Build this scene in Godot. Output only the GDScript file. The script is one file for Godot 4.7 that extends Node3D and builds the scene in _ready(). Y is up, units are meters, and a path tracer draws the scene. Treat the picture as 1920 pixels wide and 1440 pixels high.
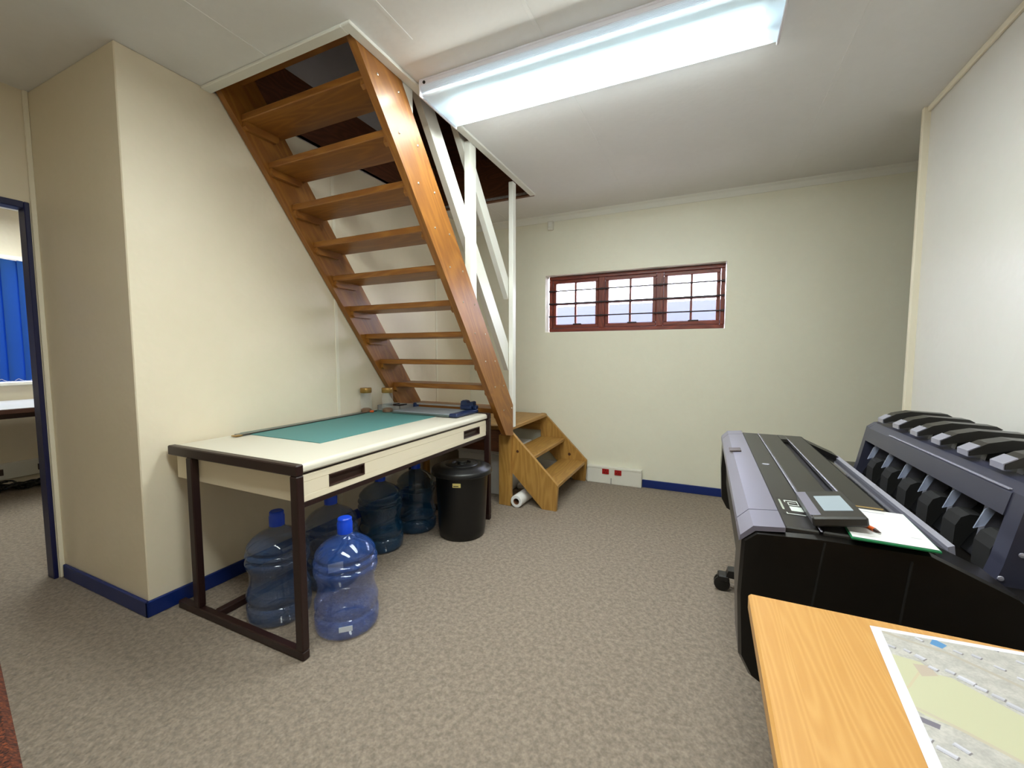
extends Node3D
# An office with a timber stair to a ceiling hatch, a cream desk, water bottles and a wide plotter.
# x runs along the back wall, z towards the camera, the back wall is z = 0, the left wall x = 0, the floor y = 0.

var M := {}
var org := Vector3.ZERO
var taken := {}
const H := 2.43

# ------------------------------------------------------------------ mesh helpers
func mb() -> SurfaceTool:
	var st := SurfaceTool.new()
	st.begin(Mesh.PRIMITIVE_TRIANGLES)
	return st

func tri(st: SurfaceTool, a: Vector3, b: Vector3, c: Vector3, out: Vector3) -> void:
	var n := (b - a).cross(c - a)
	if n.length_squared() < 1e-18:
		return
	if n.dot(out) < 0.0:
		var t := b
		b = c
		c = t
		n = -n
	n = n.normalized()
	for p in [a, c, b]:
		st.set_normal(n)
		st.add_vertex(p - org)

func quad(st: SurfaceTool, a: Vector3, b: Vector3, c: Vector3, d: Vector3, out: Vector3) -> void:
	tri(st, a, b, c, out)
	tri(st, a, c, d, out)

# a chamfered box between two corners, optionally turned
func box(st: SurfaceTool, lo: Vector3, hi: Vector3, bevel := 0.003, xf := Transform3D.IDENTITY) -> void:
	var mid := (lo + hi) * 0.5
	var h := (hi - lo) * 0.5
	var b: float = minf(bevel, minf(h.x, minf(h.y, h.z)) * 0.45)
	for i in 3:
		var j := (i + 1) % 3
		var k := (i + 2) % 3
		for s in [-1.0, 1.0]:
			var q := []
			for e in [[-1, -1], [1, -1], [1, 1], [-1, 1]]:
				var p := Vector3.ZERO
				p[i] = s * h[i]
				p[j] = e[0] * (h[j] - b)
				p[k] = e[1] * (h[k] - b)
				q.append(xf * (mid + p))
			var o := Vector3.ZERO
			o[i] = s
			quad(st, q[0], q[1], q[2], q[3], xf.basis * o)
	if b <= 0.0:
		return
	for i in 3:
		var j := (i + 1) % 3
		var k := (i + 2) % 3
		for si in [-1.0, 1.0]:
			for sj in [-1.0, 1.0]:
				var p1 := Vector3.ZERO
				var p2 := Vector3.ZERO
				p1[i] = si * h[i]
				p1[j] = sj * (h[j] - b)
				p2[i] = si * (h[i] - b)
				p2[j] = sj * h[j]
				var up := Vector3.ZERO
				up[k] = h[k] - b
				var o := Vector3.ZERO
				o[i] = si
				o[j] = sj
				quad(st, xf * (mid + p1 - up), xf * (mid + p1 + up), xf * (mid + p2 + up), xf * (mid + p2 - up), xf.basis * o)
	for sx in [-1.0, 1.0]:
		for sy in [-1.0, 1.0]:
			for sz in [-1.0, 1.0]:
				var s := Vector3(sx, sy, sz)
				var c := h * s
				var q := []
				for i in 3:
					var p := c - s * b
					p[i] = c[i]
					q.append(xf * (mid + p))
				tri(st, q[0], q[1], q[2], xf.basis * s)

# a polygon in the xy plane, drawn out along z, optionally turned
func extr(st: SurfaceTool, pts: Array, z0: float, z1: float, xf := Transform3D.IDENTITY) -> void:
	var pv := PackedVector2Array(pts)
	if Geometry2D.is_polygon_clockwise(pv):
		pv.reverse()
	var idx := Geometry2D.triangulate_polygon(pv)
	for t in range(0, idx.size(), 3):
		for s in [[z0, -1.0], [z1, 1.0]]:
			var q := []
			for m in 3:
				var p := pv[idx[t + m]]
				q.append(xf * Vector3(p.x, p.y, s[0]))
			tri(st, q[0], q[1], q[2], xf.basis * Vector3(0, 0, s[1]))
	for i in pv.size():
		var p := pv[i]
		var r := pv[(i + 1) % pv.size()]
		var d := r - p
		quad(st, xf * Vector3(p.x, p.y, z0), xf * Vector3(r.x, r.y, z0), xf * Vector3(r.x, r.y, z1), xf * Vector3(p.x, p.y, z1), xf.basis * Vector3(d.y, -d.x, 0))

# polygons given as (z, y), drawn out along x from x0 to x1
func extr_zy(st: SurfaceTool, pts: Array, x0: float, x1: float) -> void:
	extr(st, pts, -x1, -x0, Transform3D(Basis(Vector3(0, 0, 1), Vector3(0, 1, 0), Vector3(-1, 0, 0)), Vector3.ZERO))

# a profile of (radius, height) turned about y; edges sharper than 40 degrees stay sharp
func lathe(st: SurfaceTool, prof: Array, at: Vector3, seg := 32, xf := Basis.IDENTITY) -> void:
	var n := prof.size()
	var sn := []
	for i in n - 1:
		var d: Vector2 = prof[i + 1] - prof[i]
		sn.append(Vector2(d.y, -d.x).normalized())
	for i in n - 1:
		var na: Vector2 = sn[i]
		var nb: Vector2 = sn[i]
		if i > 0 and sn[i - 1].dot(sn[i]) > 0.76:
			na = (sn[i - 1] + sn[i]).normalized()
		if i < n - 2 and sn[i + 1].dot(sn[i]) > 0.76:
			nb = (sn[i + 1] + sn[i]).normalized()
		for s in seg:
			var a0 := TAU * s / seg
			var a1 := TAU * (s + 1) / seg
			var p := []
			var q := []
			for e in [[prof[i], na, a0], [prof[i + 1], nb, a0], [prof[i + 1], nb, a1], [prof[i], na, a1]]:
				p.append(at + xf * Vector3(e[0].x * cos(e[2]), e[0].y, e[0].x * sin(e[2])))
				q.append(xf * Vector3(e[1].x * cos(e[2]), e[1].y, e[1].x * sin(e[2])))
			for t in [[0, 1, 2], [0, 2, 3]]:
				var a: Vector3 = p[t[0]]
				var b: Vector3 = p[t[1]]
				var c: Vector3 = p[t[2]]
				var f := (b - a).cross(c - a)
				if f.length_squared() < 1e-18:
					continue
				var order: Array = t if f.dot(q[t[0]] + q[t[1]] + q[t[2]]) < 0.0 else [t[0], t[2], t[1]]
				for m in order:
					st.set_normal(q[m])
					st.add_vertex(p[m] - org)

func axis_basis(d: Vector3) -> Basis:
	var y := d.normalized()
	var x := (Vector3.UP if absf(y.y) < 0.9 else Vector3.RIGHT).cross(y).normalized()
	return Basis(x, y, x.cross(y))

func rod(st: SurfaceTool, a: Vector3, b: Vector3, r: float, seg := 12) -> void:
	var l := (b - a).length()
	lathe(st, [Vector2(0, 0), Vector2(r, 0), Vector2(r, l), Vector2(0, l)], a, seg, axis_basis(b - a))

func wire(st: SurfaceTool, pts: Array, r: float, seg := 8) -> void:
	for i in pts.size() - 1:
		rod(st, pts[i], pts[i + 1], r, seg)

# ------------------------------------------------------------------ node helpers
func numbered(called: String) -> String:
	var n: int = taken.get(called, 0)
	taken[called] = n + 1
	return called if n == 0 else "%s_%03d" % [called, n]

func tag(o: Node, label: String, category: String, group := "", kind := "") -> void:
	if label:
		o.set_meta("label", label)
	if category:
		o.set_meta("category", category)
	if group:
		o.set_meta("group", group)
	if kind:
		o.set_meta("kind", kind)

func thing(called: String, label: String, category: String, at := Vector3.ZERO, group := "") -> Node3D:
	var o := Node3D.new()
	o.name = numbered(called)
	add_child(o)
	o.position = at
	tag(o, label, category, group)
	org = at
	return o

func part(parent: Node, called: String, st: SurfaceTool, m: Material, label := "") -> MeshInstance3D:
	return part_mesh(parent, called, st.commit(), m, label)

func part_mesh(parent: Node, called: String, mesh: Mesh, m: Material, label := "", at := Vector3.ZERO) -> MeshInstance3D:
	var o := MeshInstance3D.new()
	o.name = called
	o.mesh = mesh
	o.material_override = m
	o.position = at
	if label:
		o.set_meta("label", label)
	parent.add_child(o, true)
	return o

# one mesh that is a thing of its own; its shape was built with org set to its base
func single(called: String, st: SurfaceTool, m: Material, label: String, category: String, group := "") -> MeshInstance3D:
	var o := MeshInstance3D.new()
	o.name = numbered(called)
	o.mesh = st.commit()
	o.material_override = m
	o.position = org
	add_child(o)
	tag(o, label, category, group)
	return o

func structure(called: String, st: SurfaceTool, m: Material, label: String) -> MeshInstance3D:
	var o := single(called, st, m, label, called.split("_")[0])
	o.set_meta("kind", "structure")
	return o

func structure_root(called: String, label: String) -> Node3D:
	var o := thing(called, label, called.split("_")[0])
	o.set_meta("kind", "structure")
	return o

func one_box(lo: Vector3, hi: Vector3, bevel := 0.002) -> SurfaceTool:
	var st := mb()
	box(st, lo, hi, bevel)
	return st

# ------------------------------------------------------------------ materials
func mat(called: String, c: Color, rough := 0.6, metal := 0.0) -> StandardMaterial3D:
	var m := StandardMaterial3D.new()
	m.resource_name = called
	m.albedo_color = c
	m.roughness = rough
	m.metallic = metal
	M[called] = m
	return m

func noise(seed_: int, freq: float, oct := 4, size := 256) -> Image:
	var f := FastNoiseLite.new()
	f.seed = seed_
	f.frequency = freq
	f.fractal_octaves = oct
	f.noise_type = FastNoiseLite.TYPE_SIMPLEX_SMOOTH
	return f.get_seamless_image(size, size)

func tex(img: Image) -> ImageTexture:
	img.generate_mipmaps()
	return ImageTexture.create_from_image(img)

# colours between a and b by the mixed value of two noises
func blend_tex(a: Color, b: Color, n1: Image, n2: Image, w: float, contrast := 1.0) -> ImageTexture:
	var s := n1.get_width()
	var img := Image.create(s, s, false, Image.FORMAT_RGB8)
	for y in s:
		for x in s:
			var v := lerpf(n1.get_pixel(x, y).r, n2.get_pixel(x, y).r, w)
			v = clampf((v - 0.5) * contrast + 0.5, 0.0, 1.0)
			img.set_pixel(x, y, a.lerp(b, v))
	return tex(img)

func wood_tex(a: Color, b: Color, seed_: int, rings: float) -> ImageTexture:
	var n1 := noise(seed_, 0.006, 2)
	var n2 := noise(seed_ + 7, 0.06, 3)
	var s := n1.get_width()
	var img := Image.create(s, s, false, Image.FORMAT_RGB8)
	for y in s:
		for x in s:
			var v := 0.5 + 0.5 * sin(n1.get_pixel(x, y).r * rings * TAU)
			v = pow(v, 1.6) * 0.65 + n2.get_pixel(x, y).r * 0.45
			img.set_pixel(x, y, a.lerp(b, clampf(v, 0.0, 1.0)))
	return tex(img)

# grain runs along the given axis of the mesh (0 x, 1 y, 2 z)
func wood(called: String, t: Texture2D, axis: int, rough: float, along := 0.5, across := 4.0, coat := 0.0) -> void:
	var m := mat(called, Color.WHITE, rough)
	m.albedo_texture = t
	m.uv1_triplanar = true
	m.uv1_triplanar_sharpness = 8.0
	var s := Vector3(across, across, across)
	s[axis] = along
	m.uv1_scale = s
	m.uv1_offset = Vector3(0.31, 0.17, 0.43)
	if coat > 0.0:
		m.clearcoat_enabled = true
		m.clearcoat = coat
		m.clearcoat_roughness = 0.28

func glass(called: String, c: Color, alpha: float, rough := 0.03) -> StandardMaterial3D:
	var m := mat(called, Color(c, alpha), rough)
	m.transparency = BaseMaterial3D.TRANSPARENCY_ALPHA
	return m

func bumpy(m: StandardMaterial3D, img: Texture2D, depth_cm: float) -> void:
	m.heightmap_enabled = true
	m.heightmap_texture = img
	m.heightmap_scale = depth_cm

func plaster(called: String, a: Color, b: Color, rough: float, t: Array, bump: Texture2D) -> void:
	var m := mat(called, Color.WHITE, rough)
	m.albedo_texture = blend_tex(a, b, t[0], t[1], 0.4)
	m.uv1_triplanar = true
	m.uv1_world_triplanar = true
	m.uv1_scale = Vector3(0.6, 0.6, 0.6)
	bumpy(m, bump, 0.05)

func make_materials() -> void:
	var fine := noise(3, 0.09, 3)
	var coarse := noise(5, 0.012, 4)
	var pebble := tex(noise(11, 0.2, 2))
	plaster("cream_paint", Color(0.90, 0.855, 0.76), Color(0.92, 0.875, 0.785), 0.42, [coarse, fine], pebble)
	plaster("pale_cream_paint", Color(0.885, 0.88, 0.865), Color(0.90, 0.895, 0.88), 0.34, [coarse, fine], pebble)
	plaster("ceiling_paint", Color(0.90, 0.90, 0.90), Color(0.92, 0.92, 0.92), 0.7, [coarse, fine], pebble)
	plaster("back_paint", Color(0.90, 0.89, 0.82), Color(0.92, 0.91, 0.84), 0.42, [coarse, fine], pebble)
	mat("white_paint", Color(0.91, 0.91, 0.88), 0.38)
	mat("joint_paint", Color(0.93, 0.9, 0.82), 0.45)
	mat("upper_paint", Color(0.82, 0.82, 0.84), 0.6)
	# carpet: looped pile, fine flecks over broad worn patches
	var carpet := mat("carpet", Color(1.0, 0.915, 0.825), 0.96)
	var cn := FastNoiseLite.new()
	cn.seed = 21
	cn.noise_type = FastNoiseLite.TYPE_SIMPLEX_SMOOTH
	cn.frequency = 0.085
	cn.fractal_octaves = 3
	cn.fractal_gain = 0.85
	var ci := cn.get_image(2048, 2048, false, false, true)
	ci.convert(Image.FORMAT_RGB8)
	ci.adjust_bcs(1.53, 0.14, 1.0)
	carpet.albedo_texture = tex(ci)
	carpet.uv1_triplanar = true
	carpet.uv1_world_triplanar = true
	carpet.uv1_scale = Vector3.ONE / 5.12
	carpet.uv1_offset = Vector3(1.0, 0.0, 0.25) / 5.12
	var ch := FastNoiseLite.new()
	ch.seed = 23
	ch.frequency = 0.14
	ch.fractal_octaves = 2
	var chi := ch.get_image(2048, 2048)
	bumpy(carpet, tex(chi), 0.45)
	mat("navy_gloss", Color(0.045, 0.15, 0.42), 0.35)
	mat("door_navy", Color(0.06, 0.08, 0.27), 0.4)
	# timber
	var varnish := wood_tex(Color(0.515, 0.31, 0.09), Color(0.62, 0.405, 0.14), 31, 4.0)
	wood("varnish_x", varnish, 0, 0.5, 0.5, 4.0, 0.3)
	wood("varnish_z", varnish, 2, 0.5, 0.5, 4.0, 0.3)
	var pine := wood_tex(Color(0.62, 0.45, 0.205), Color(0.72, 0.55, 0.28), 37, 4.0)
	wood("pine_x", pine, 0, 0.5, 0.5, 4.0, 0.2)
	wood("pine_y", pine, 1, 0.5, 0.5, 4.0, 0.2)
	wood("pine_z", pine, 2, 0.5, 0.5, 4.0, 0.2)
	var oak := wood_tex(Color(0.715, 0.52, 0.27), Color(0.765, 0.58, 0.33), 41, 6.0)
	wood("oak_z", oak, 2, 0.42, 0.7, 9.0, 0.15)
	var dark := wood_tex(Color(0.35, 0.21, 0.135), Color(0.45, 0.275, 0.18), 43, 6.0)
	wood("dark_timber", dark, 2, 0.55, 0.5, 4.0)
	wood("dark_timber_x", dark, 0, 0.55, 0.5, 4.0)
	var mahogany := wood_tex(Color(0.38, 0.14, 0.095), Color(0.52, 0.225, 0.155), 47, 6.0)
	wood("mahogany", mahogany, 0, 0.4, 0.5, 4.0)
	wood("mahogany_y", mahogany, 1, 0.4, 0.5, 4.0)
	var knot := mat("knot", Color(0.26, 0.12, 0.045), 0.5)
	knot.clearcoat_enabled = true
	knot.clearcoat = 0.2
	# metals and plastics
	mat("screw_steel", Color(0.82, 0.79, 0.72), 0.25, 0.9)
	mat("brown_steel", Color(0.145, 0.062, 0.055), 0.4)
	mat("laminate", Color(0.845, 0.825, 0.77), 0.38)
	mat("laminate_front", Color(0.92, 0.875, 0.78), 0.42)
	mat("gap_black", Color(0.03, 0.025, 0.025), 0.8)
	mat("handle_brown", Color(0.22, 0.145, 0.12), 0.35)
	mat("black_plastic", Color(0.03, 0.032, 0.038), 0.33)
	mat("lid_plastic", Color(0.03, 0.033, 0.042), 0.36)
	mat("printer_black", Color(0.06, 0.05, 0.045), 0.3)
	mat("printer_top", Color(0.165, 0.16, 0.155), 0.36)
	mat("printer_silver", Color(0.48, 0.47, 0.54), 0.3, 0.25)
	mat("stacker_grey", Color(0.195, 0.20, 0.265), 0.32)
	mat("guide_black", Color(0.018, 0.018, 0.022), 0.8)
	mat("fin_grey", Color(0.36, 0.36, 0.40), 0.35)
	mat("tray_gloss", Color(0.07, 0.075, 0.09), 0.08)
	mat("tip_silver", Color(0.66, 0.66, 0.73), 0.25, 0.4)
	glass("clear_plastic", Color(0.75, 0.8, 0.92), 0.4, 0.06)
	var screen := mat("screen", Color(0.12, 0.15, 0.16), 0.2)
	screen.emission_enabled = true
	screen.emission = Color(0.70, 0.77, 0.80)
	screen.emission_energy_multiplier = 0.42
	mat("orange_plastic", Color(0.85, 0.36, 0.08), 0.45)
	mat("mat_green", Color(0.325, 0.54, 0.535), 0.6)
	mat("steel_rule", Color(0.42, 0.47, 0.47), 0.35, 0.55)
	mat("cutter_grey", Color(0.56, 0.60, 0.64), 0.4)
	mat("cutter_blue", Color(0.10, 0.17, 0.33), 0.4)
	mat("tray_grey", Color(0.62, 0.61, 0.60), 0.45)
	mat("pen_dark", Color(0.10, 0.08, 0.10), 0.4)
	mat("pen_red", Color(0.45, 0.12, 0.08), 0.4)
	glass("jar_glass", Color(0.85, 0.88, 0.88), 0.12)
	mat("jar_lid", Color(0.63, 0.49, 0.25), 0.35, 0.5)
	mat("coins", Color(0.55, 0.36, 0.18), 0.4, 0.3)
	glass("bottle_blue", Color(0.15, 0.33, 0.66), 0.33, 0.03)
	glass("bottle_grey_blue", Color(0.22, 0.33, 0.50), 0.40, 0.04)
	glass("bottle_teal", Color(0.09, 0.27, 0.42), 0.52, 0.04)
	mat("cap_blue", Color(0.03, 0.26, 0.80), 0.35)
	mat("sticker_white", Color(0.80, 0.83, 0.88), 0.6)
	mat("sticker_yellow", Color(0.86, 0.80, 0.50), 0.6)
	mat("ink", Color(0.12, 0.12, 0.13), 0.7)
	mat("paper", Color(0.93, 0.93, 0.93), 0.75)
	mat("card_tube", Color(0.42, 0.26, 0.16), 0.8)
	mat("board_green", Color(0.06, 0.45, 0.27), 0.5)
	mat("wire_brass", Color(0.72, 0.62, 0.42), 0.3, 0.8)
	mat("pvc_white", Color(0.88, 0.87, 0.83), 0.45)
	mat("socket_red", Color(0.62, 0.05, 0.06), 0.4)
	mat("bag_white", Color(0.88, 0.88, 0.87), 0.6)
	mat("lamp_metal", Color(0.88, 0.87, 0.90), 0.4)
	var diff := mat("lamp_diffuser", Color(0.93, 0.96, 0.96, 0.86), 0.45)
	diff.transparency = BaseMaterial3D.TRANSPARENCY_ALPHA
	diff.backlight_enabled = true
	diff.backlight = Color(0.95, 0.98, 0.98)
	var ridge := mat("lamp_prism", Color(0.93, 0.95, 0.97, 0.86), 0.4)
	ridge.transparency = BaseMaterial3D.TRANSPARENCY_ALPHA
	ridge.backlight_enabled = true
	ridge.backlight = Color(0.95, 0.97, 1.0)
	var tube := mat("lamp_tube", Color(0.95, 0.98, 0.98), 0.5)
	tube.emission_enabled = true
	tube.emission = Color(0.86, 0.98, 1.0)
	tube.emission_energy_multiplier = 9.0
	mat("tube_off", Color(0.9, 0.92, 0.92), 0.3)
	glass("pane_clear", Color(0.9, 0.92, 0.95), 0.06)
	var frost := glass("pane_pebbled", Color(0.45, 0.48, 0.58), 0.02, 0.2)
	bumpy(frost, pebble, 0.25)
	frost.uv1_triplanar = true
	frost.uv1_scale = Vector3(6, 6, 6)
	mat("bar_steel", Color(0.16, 0.10, 0.12), 0.45)
	var blind := mat("blind_blue", Color(0.01, 0.25, 0.50), 0.8)
	blind.backlight_enabled = true
	blind.backlight = Color(0.0, 0.33, 0.56)
	mat("chain_white", Color(0.85, 0.85, 0.85), 0.5)
	mat("sill_white", Color(0.86, 0.84, 0.79), 0.5)
	mat("desk_white", Color(0.86, 0.86, 0.86), 0.4)
	mat("desk_brown", Color(0.24, 0.10, 0.05), 0.45)
	mat("ground", Color(0.62, 0.60, 0.57), 0.9)
	mat("outside_wall", Color(0.90, 0.89, 0.90), 0.8)
	var roof := mat("outside_roof", Color.WHITE, 0.85)
	roof.albedo_texture = blend_tex(Color(0.03, 0.035, 0.055), Color(0.145, 0.155, 0.215), noise(81, 0.12, 2), noise(82, 0.05, 3), 0.3, 2.0)
	roof.uv1_triplanar = true
	roof.uv1_scale = Vector3(1.2, 1.2, 1.2)
	var fabric := mat("mottled_fabric", Color.WHITE, 0.95)
	fabric.albedo_texture = blend_tex(Color(0.10, 0.03, 0.025), Color(0.50, 0.25, 0.13), noise(61, 0.12, 3), noise(62, 0.05, 3), 0.4, 2.2)
	fabric.uv1_triplanar = true
	fabric.uv1_scale = Vector3(5, 5, 5)
	mat("chair_black", Color(0.04, 0.04, 0.04), 0.5)

# ------------------------------------------------------------------ the scene
func _ready() -> void:
	var cam := Camera3D.new()
	cam.name = "camera"
	cam.position = Vector3(2.212, 1.163, 3.755)
	cam.rotation_degrees = Vector3(-4.1, 24.82, 0)
	cam.fov = 84.97
	cam.near = 0.05
	cam.far = 200.0
	cam.current = true
	add_child(cam)

	var env := Environment.new()
	env.tonemap_mode = Environment.TONE_MAPPER_LINEAR
	env.tonemap_exposure = 2.2
	env.sdfgi_enabled = true
	env.ssao_enabled = true
	env.ssil_enabled = true
	env.background_mode = Environment.BG_SKY
	var psm := ProceduralSkyMaterial.new()
	psm.sky_top_color = Color(0.80, 0.83, 0.93)
	psm.sky_horizon_color = Color(0.97, 0.96, 1.0)
	psm.ground_horizon_color = Color(0.80, 0.79, 0.80)
	psm.ground_bottom_color = Color(0.55, 0.54, 0.53)
	psm.energy_multiplier = 9.0
	var sky := Sky.new()
	sky.sky_material = psm
	env.sky = sky
	var we := WorldEnvironment.new()
	we.name = "environment"
	we.environment = env
	add_child(we)

	# each fluorescent fitting's light, just under its diffuser; the last is added, unseen fill
	for spot in [[1.697, 1.93, 0.92, 0.40], [1.70, 3.22, 1.24, 0.30], [-2.1, 2.1, 1.3, 0.2]]:
		add_lamp(spot[0], spot[1], spot[2], spot[3])

	make_materials()
	build_room()
	build_window()
	build_next_room()
	build_hatch()
	build_light(Vector3.ZERO, "long white fluorescent ceiling fitting with prismatic diffuser, beside the stair hatch")
	build_light(Vector3(0.023, 0, 1.29), "long white fluorescent ceiling fitting overhead, out of frame")
	build_light(Vector3(-3.797, 0, 0.17), "unseen fluorescent ceiling fitting added to brighten the room beyond the doorway")  # added out of sight to lift the floor past the doorway
	build_stairs()
	build_steps()
	build_railing()
	build_desk()
	build_desk_items()
	build_floor_items()
	build_printer()
	build_side_desk()
	build_chair()
	build_wall_items()

func add_lamp(x: float, z: float, energy: float, side_energy: float) -> void:
	var lamp := AreaLight3D.new()
	lamp.name = "fluorescent_light"
	lamp.area_size = Vector2(1.40, 0.27)
	lamp.light_color = Color(0.96, 0.98, 0.95)
	lamp.light_energy = energy
	lamp.area_range = 12.0
	lamp.area_attenuation = 2.0
	lamp.shadow_enabled = true
	lamp.position = Vector3(x, 2.352, z)
	lamp.rotation_degrees = Vector3(-90, 0, 0)
	add_child(lamp, true)
	# the ribbed sides of the lens throw light out towards walls and ceiling
	for side in [-1.0, 1.0]:
		var o := AreaLight3D.new()
		o.name = "fluorescent_side_light"
		o.area_size = Vector2(1.40, 0.036)
		o.light_color = lamp.light_color
		o.light_energy = side_energy
		o.area_range = 12.0
		o.area_attenuation = 2.0
		o.shadow_enabled = true
		o.position = Vector3(x, 2.381, z + 0.166 * side)
		o.rotation_degrees = Vector3(-62, 180.0 if side > 0 else 0.0, 0)
		add_child(o, true)

func build_room() -> void:
	org = Vector3.ZERO
	structure("floor", one_box(Vector3(-3.5, -0.1, -0.15), Vector3(4.5, 0, 5.7), 0.0), M.carpet, "taupe looped carpet floor running through the door")
	# back wall with a hole for the window
	var st := mb()
	var wx := [0.82, 2.34]
	var wy := [1.367, 1.893]
	box(st, Vector3(-0.1, 0, -0.16), Vector3(wx[0], 2.6, 0), 0.0)
	box(st, Vector3(wx[1], 0, -0.16), Vector3(4.5, 2.6, 0), 0.0)
	box(st, Vector3(wx[0], 0, -0.16), Vector3(wx[1], wy[0], 0), 0.0)
	box(st, Vector3(wx[0], wy[1], -0.16), Vector3(wx[1], 2.6, 0), 0.0)
	structure("wall_back", st, M.back_paint, "cream back wall with a long narrow window")
	# left wall, with slim cover strips over its board joints
	var wl := structure_root("wall_left", "cream left wall behind the stair and desk, with thin joint strips")
	part(wl, "wall_face", one_box(Vector3(-0.12, 0, 0), Vector3(0, 2.43, 2.81), 0.004), M.cream_paint)
	for z in [0.594, 1.721]:
		part(wl, "joint_strip", one_box(Vector3(-0.005, 0.0, z - 0.013), Vector3(0.005, 2.425, z + 0.013), 0.003), M.joint_paint)
	structure("wall_return", one_box(Vector3(-0.83, 0, 2.69), Vector3(-0.0005, H, 2.8095), 0.004), M.cream_paint, "short cream return wall between door frame and left wall")
	# door wall with its opening
	st = mb()
	box(st, Vector3(-0.92, 0, 0.6), Vector3(-0.82, H, 2.833), 0.0)
	box(st, Vector3(-0.92, 1.90, 2.833), Vector3(-0.82, H, 3.68), 0.0)
	box(st, Vector3(-0.92, 0, 3.68), Vector3(-0.82, H, 5.6), 0.0)
	structure("wall_door", st, M.cream_paint, "cream wall around the doorway at the left")
	structure("wall_right", one_box(Vector3(3.22, 0, 0.82), Vector3(3.32, H, 5.6), 0.0), M.pale_cream_paint, "smooth pale cream right wall beside the plotter")
	structure("wall_behind", one_box(Vector3(-0.92, 0, 5.5), Vector3(3.32, H, 5.6), 0.0), M.cream_paint, "cream wall behind the camera")
	structure("wall_alcove", one_box(Vector3(4.3, 0, 0), Vector3(4.4, H, 2.0), 0.0), M.cream_paint, "cream end wall of the alcove behind the right wall")
	structure("wall_alcove_side", one_box(Vector3(3.32, 0, 1.9), Vector3(4.4, H, 2.0), 0.0), M.cream_paint, "cream side wall of the alcove")
	# ceiling boards, cut round the hatch
	var ceil := structure_root("ceiling", "white boarded ceiling with straight joints and a stair hatch")
	var g := 0.0
	for r in [[-0.92, 0.465, 2.44, 5.5], [0.465, 1.09, 2.44, 5.5], [1.09, 1.575, 2.44, 5.5], [0.0, 0.465, 0.0, 0.585], [0.465, 0.9, 0.0, 0.585], [0.9, 1.575, 0.0, 2.44], [1.575, 2.715, 0.0, 5.5], [2.715, 3.32, 0.0, 5.5], [3.32, 4.4, 0.0, 2.0], [-0.92, 0.0, 0.0, 2.44]]:
		part(ceil, "ceiling_panel", one_box(Vector3(r[0] + g, H, r[2]), Vector3(r[1] - g, H + 0.02, r[3]), 0.0), M.ceiling_paint)
	for r in [[0.465, 2.487, 5.5], [1.09, 2.3, 5.5], [1.575, 2.09, 5.5], [1.575, 0.046, 1.77], [2.715, 0.046, 5.5], [0.465, 0.046, 0.58]]:
		part(ceil, "joint_strip", one_box(Vector3(r[0] - 0.008, H - 0.0016, r[1]), Vector3(r[0] + 0.008, H + 0.001, r[2]), 0.0015), M.ceiling_paint)
	for r in [[-0.92, 0.0, 2.47, 5.6], [0.0, 0.93, 2.47, 5.6], [0.0, 0.93, -0.1, 0.555], [0.93, 4.5, -0.1, 5.6], [-0.92, -0.03, -0.1, 2.47]]:
		part(ceil, "floor_slab", one_box(Vector3(r[0], H + 0.021, r[2]), Vector3(r[1], H + 0.10, r[3]), 0.0), M.ceiling_paint)
	# cornice on the back wall: a small cove
	st = mb()
	extr_zy(st, [Vector2(0, 2.378), Vector2(0.006, 2.378), Vector2(0.012, 2.392), Vector2(0.024, 2.412), Vector2(0.042, 2.424), Vector2(0.046, 2.43), Vector2(0, 2.43)], 0.0, 4.3)
	structure("trim_1", st, M.white_paint, "white cove cornice along the top of the back wall")
	# right wall trims
	structure("trim_2", one_box(Vector3(3.19, 0, 0.795), Vector3(3.325, H, 0.82), 0.003), M.joint_paint, "pale wooden end trim on the right wall edge")
	structure("trim_3", one_box(Vector3(3.205, H - 0.028, 0.82), Vector3(3.22, H, 5.5), 0.004), M.joint_paint, "thin cream strip along the top of the right wall")
	# skirtings
	structure("baseboard_left", one_box(Vector3(0, 0, 1.02), Vector3(0.014, 0.072, 2.824), 0.004), M.navy_gloss, "navy blue skirting along the left wall under the desk")
	structure("baseboard_return", one_box(Vector3(-0.79, 0, 2.81), Vector3(0.014, 0.072, 2.824), 0.004), M.navy_gloss, "navy blue skirting on the short return wall")
	structure("baseboard_back", one_box(Vector3(1.735, 0, 0), Vector3(4.3, 0.068, 0.014), 0.004), M.navy_gloss, "navy blue skirting on the back wall right of the white trunking")
	structure("baseboard_right", one_box(Vector3(3.206, 0, 0.82), Vector3(3.22, 0.068, 5.5), 0.004), M.navy_gloss, "navy blue skirting along the right wall behind the plotter")
	# door frame
	var d := structure_root("door_1", "navy blue door frame of the open doorway at the left")
	part(d, "door_jamb", one_box(Vector3(-0.885, 0, 2.833), Vector3(-0.812, 1.90, 2.852), 0.003), M.door_navy)
	part(d, "door_jamb", one_box(Vector3(-0.93, 0, 3.66), Vector3(-0.812, 1.90, 3.68), 0.003), M.door_navy)
	part(d, "door_head", one_box(Vector3(-0.885, 1.868, 2.852), Vector3(-0.812, 1.90, 3.66), 0.003), M.door_navy)
	structure("trim_4", one_box(Vector3(-0.82, 0, 2.8095), Vector3(-0.806, H, 2.829), 0.003), M.joint_paint, "cream cover strip between door frame and return wall")

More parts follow.
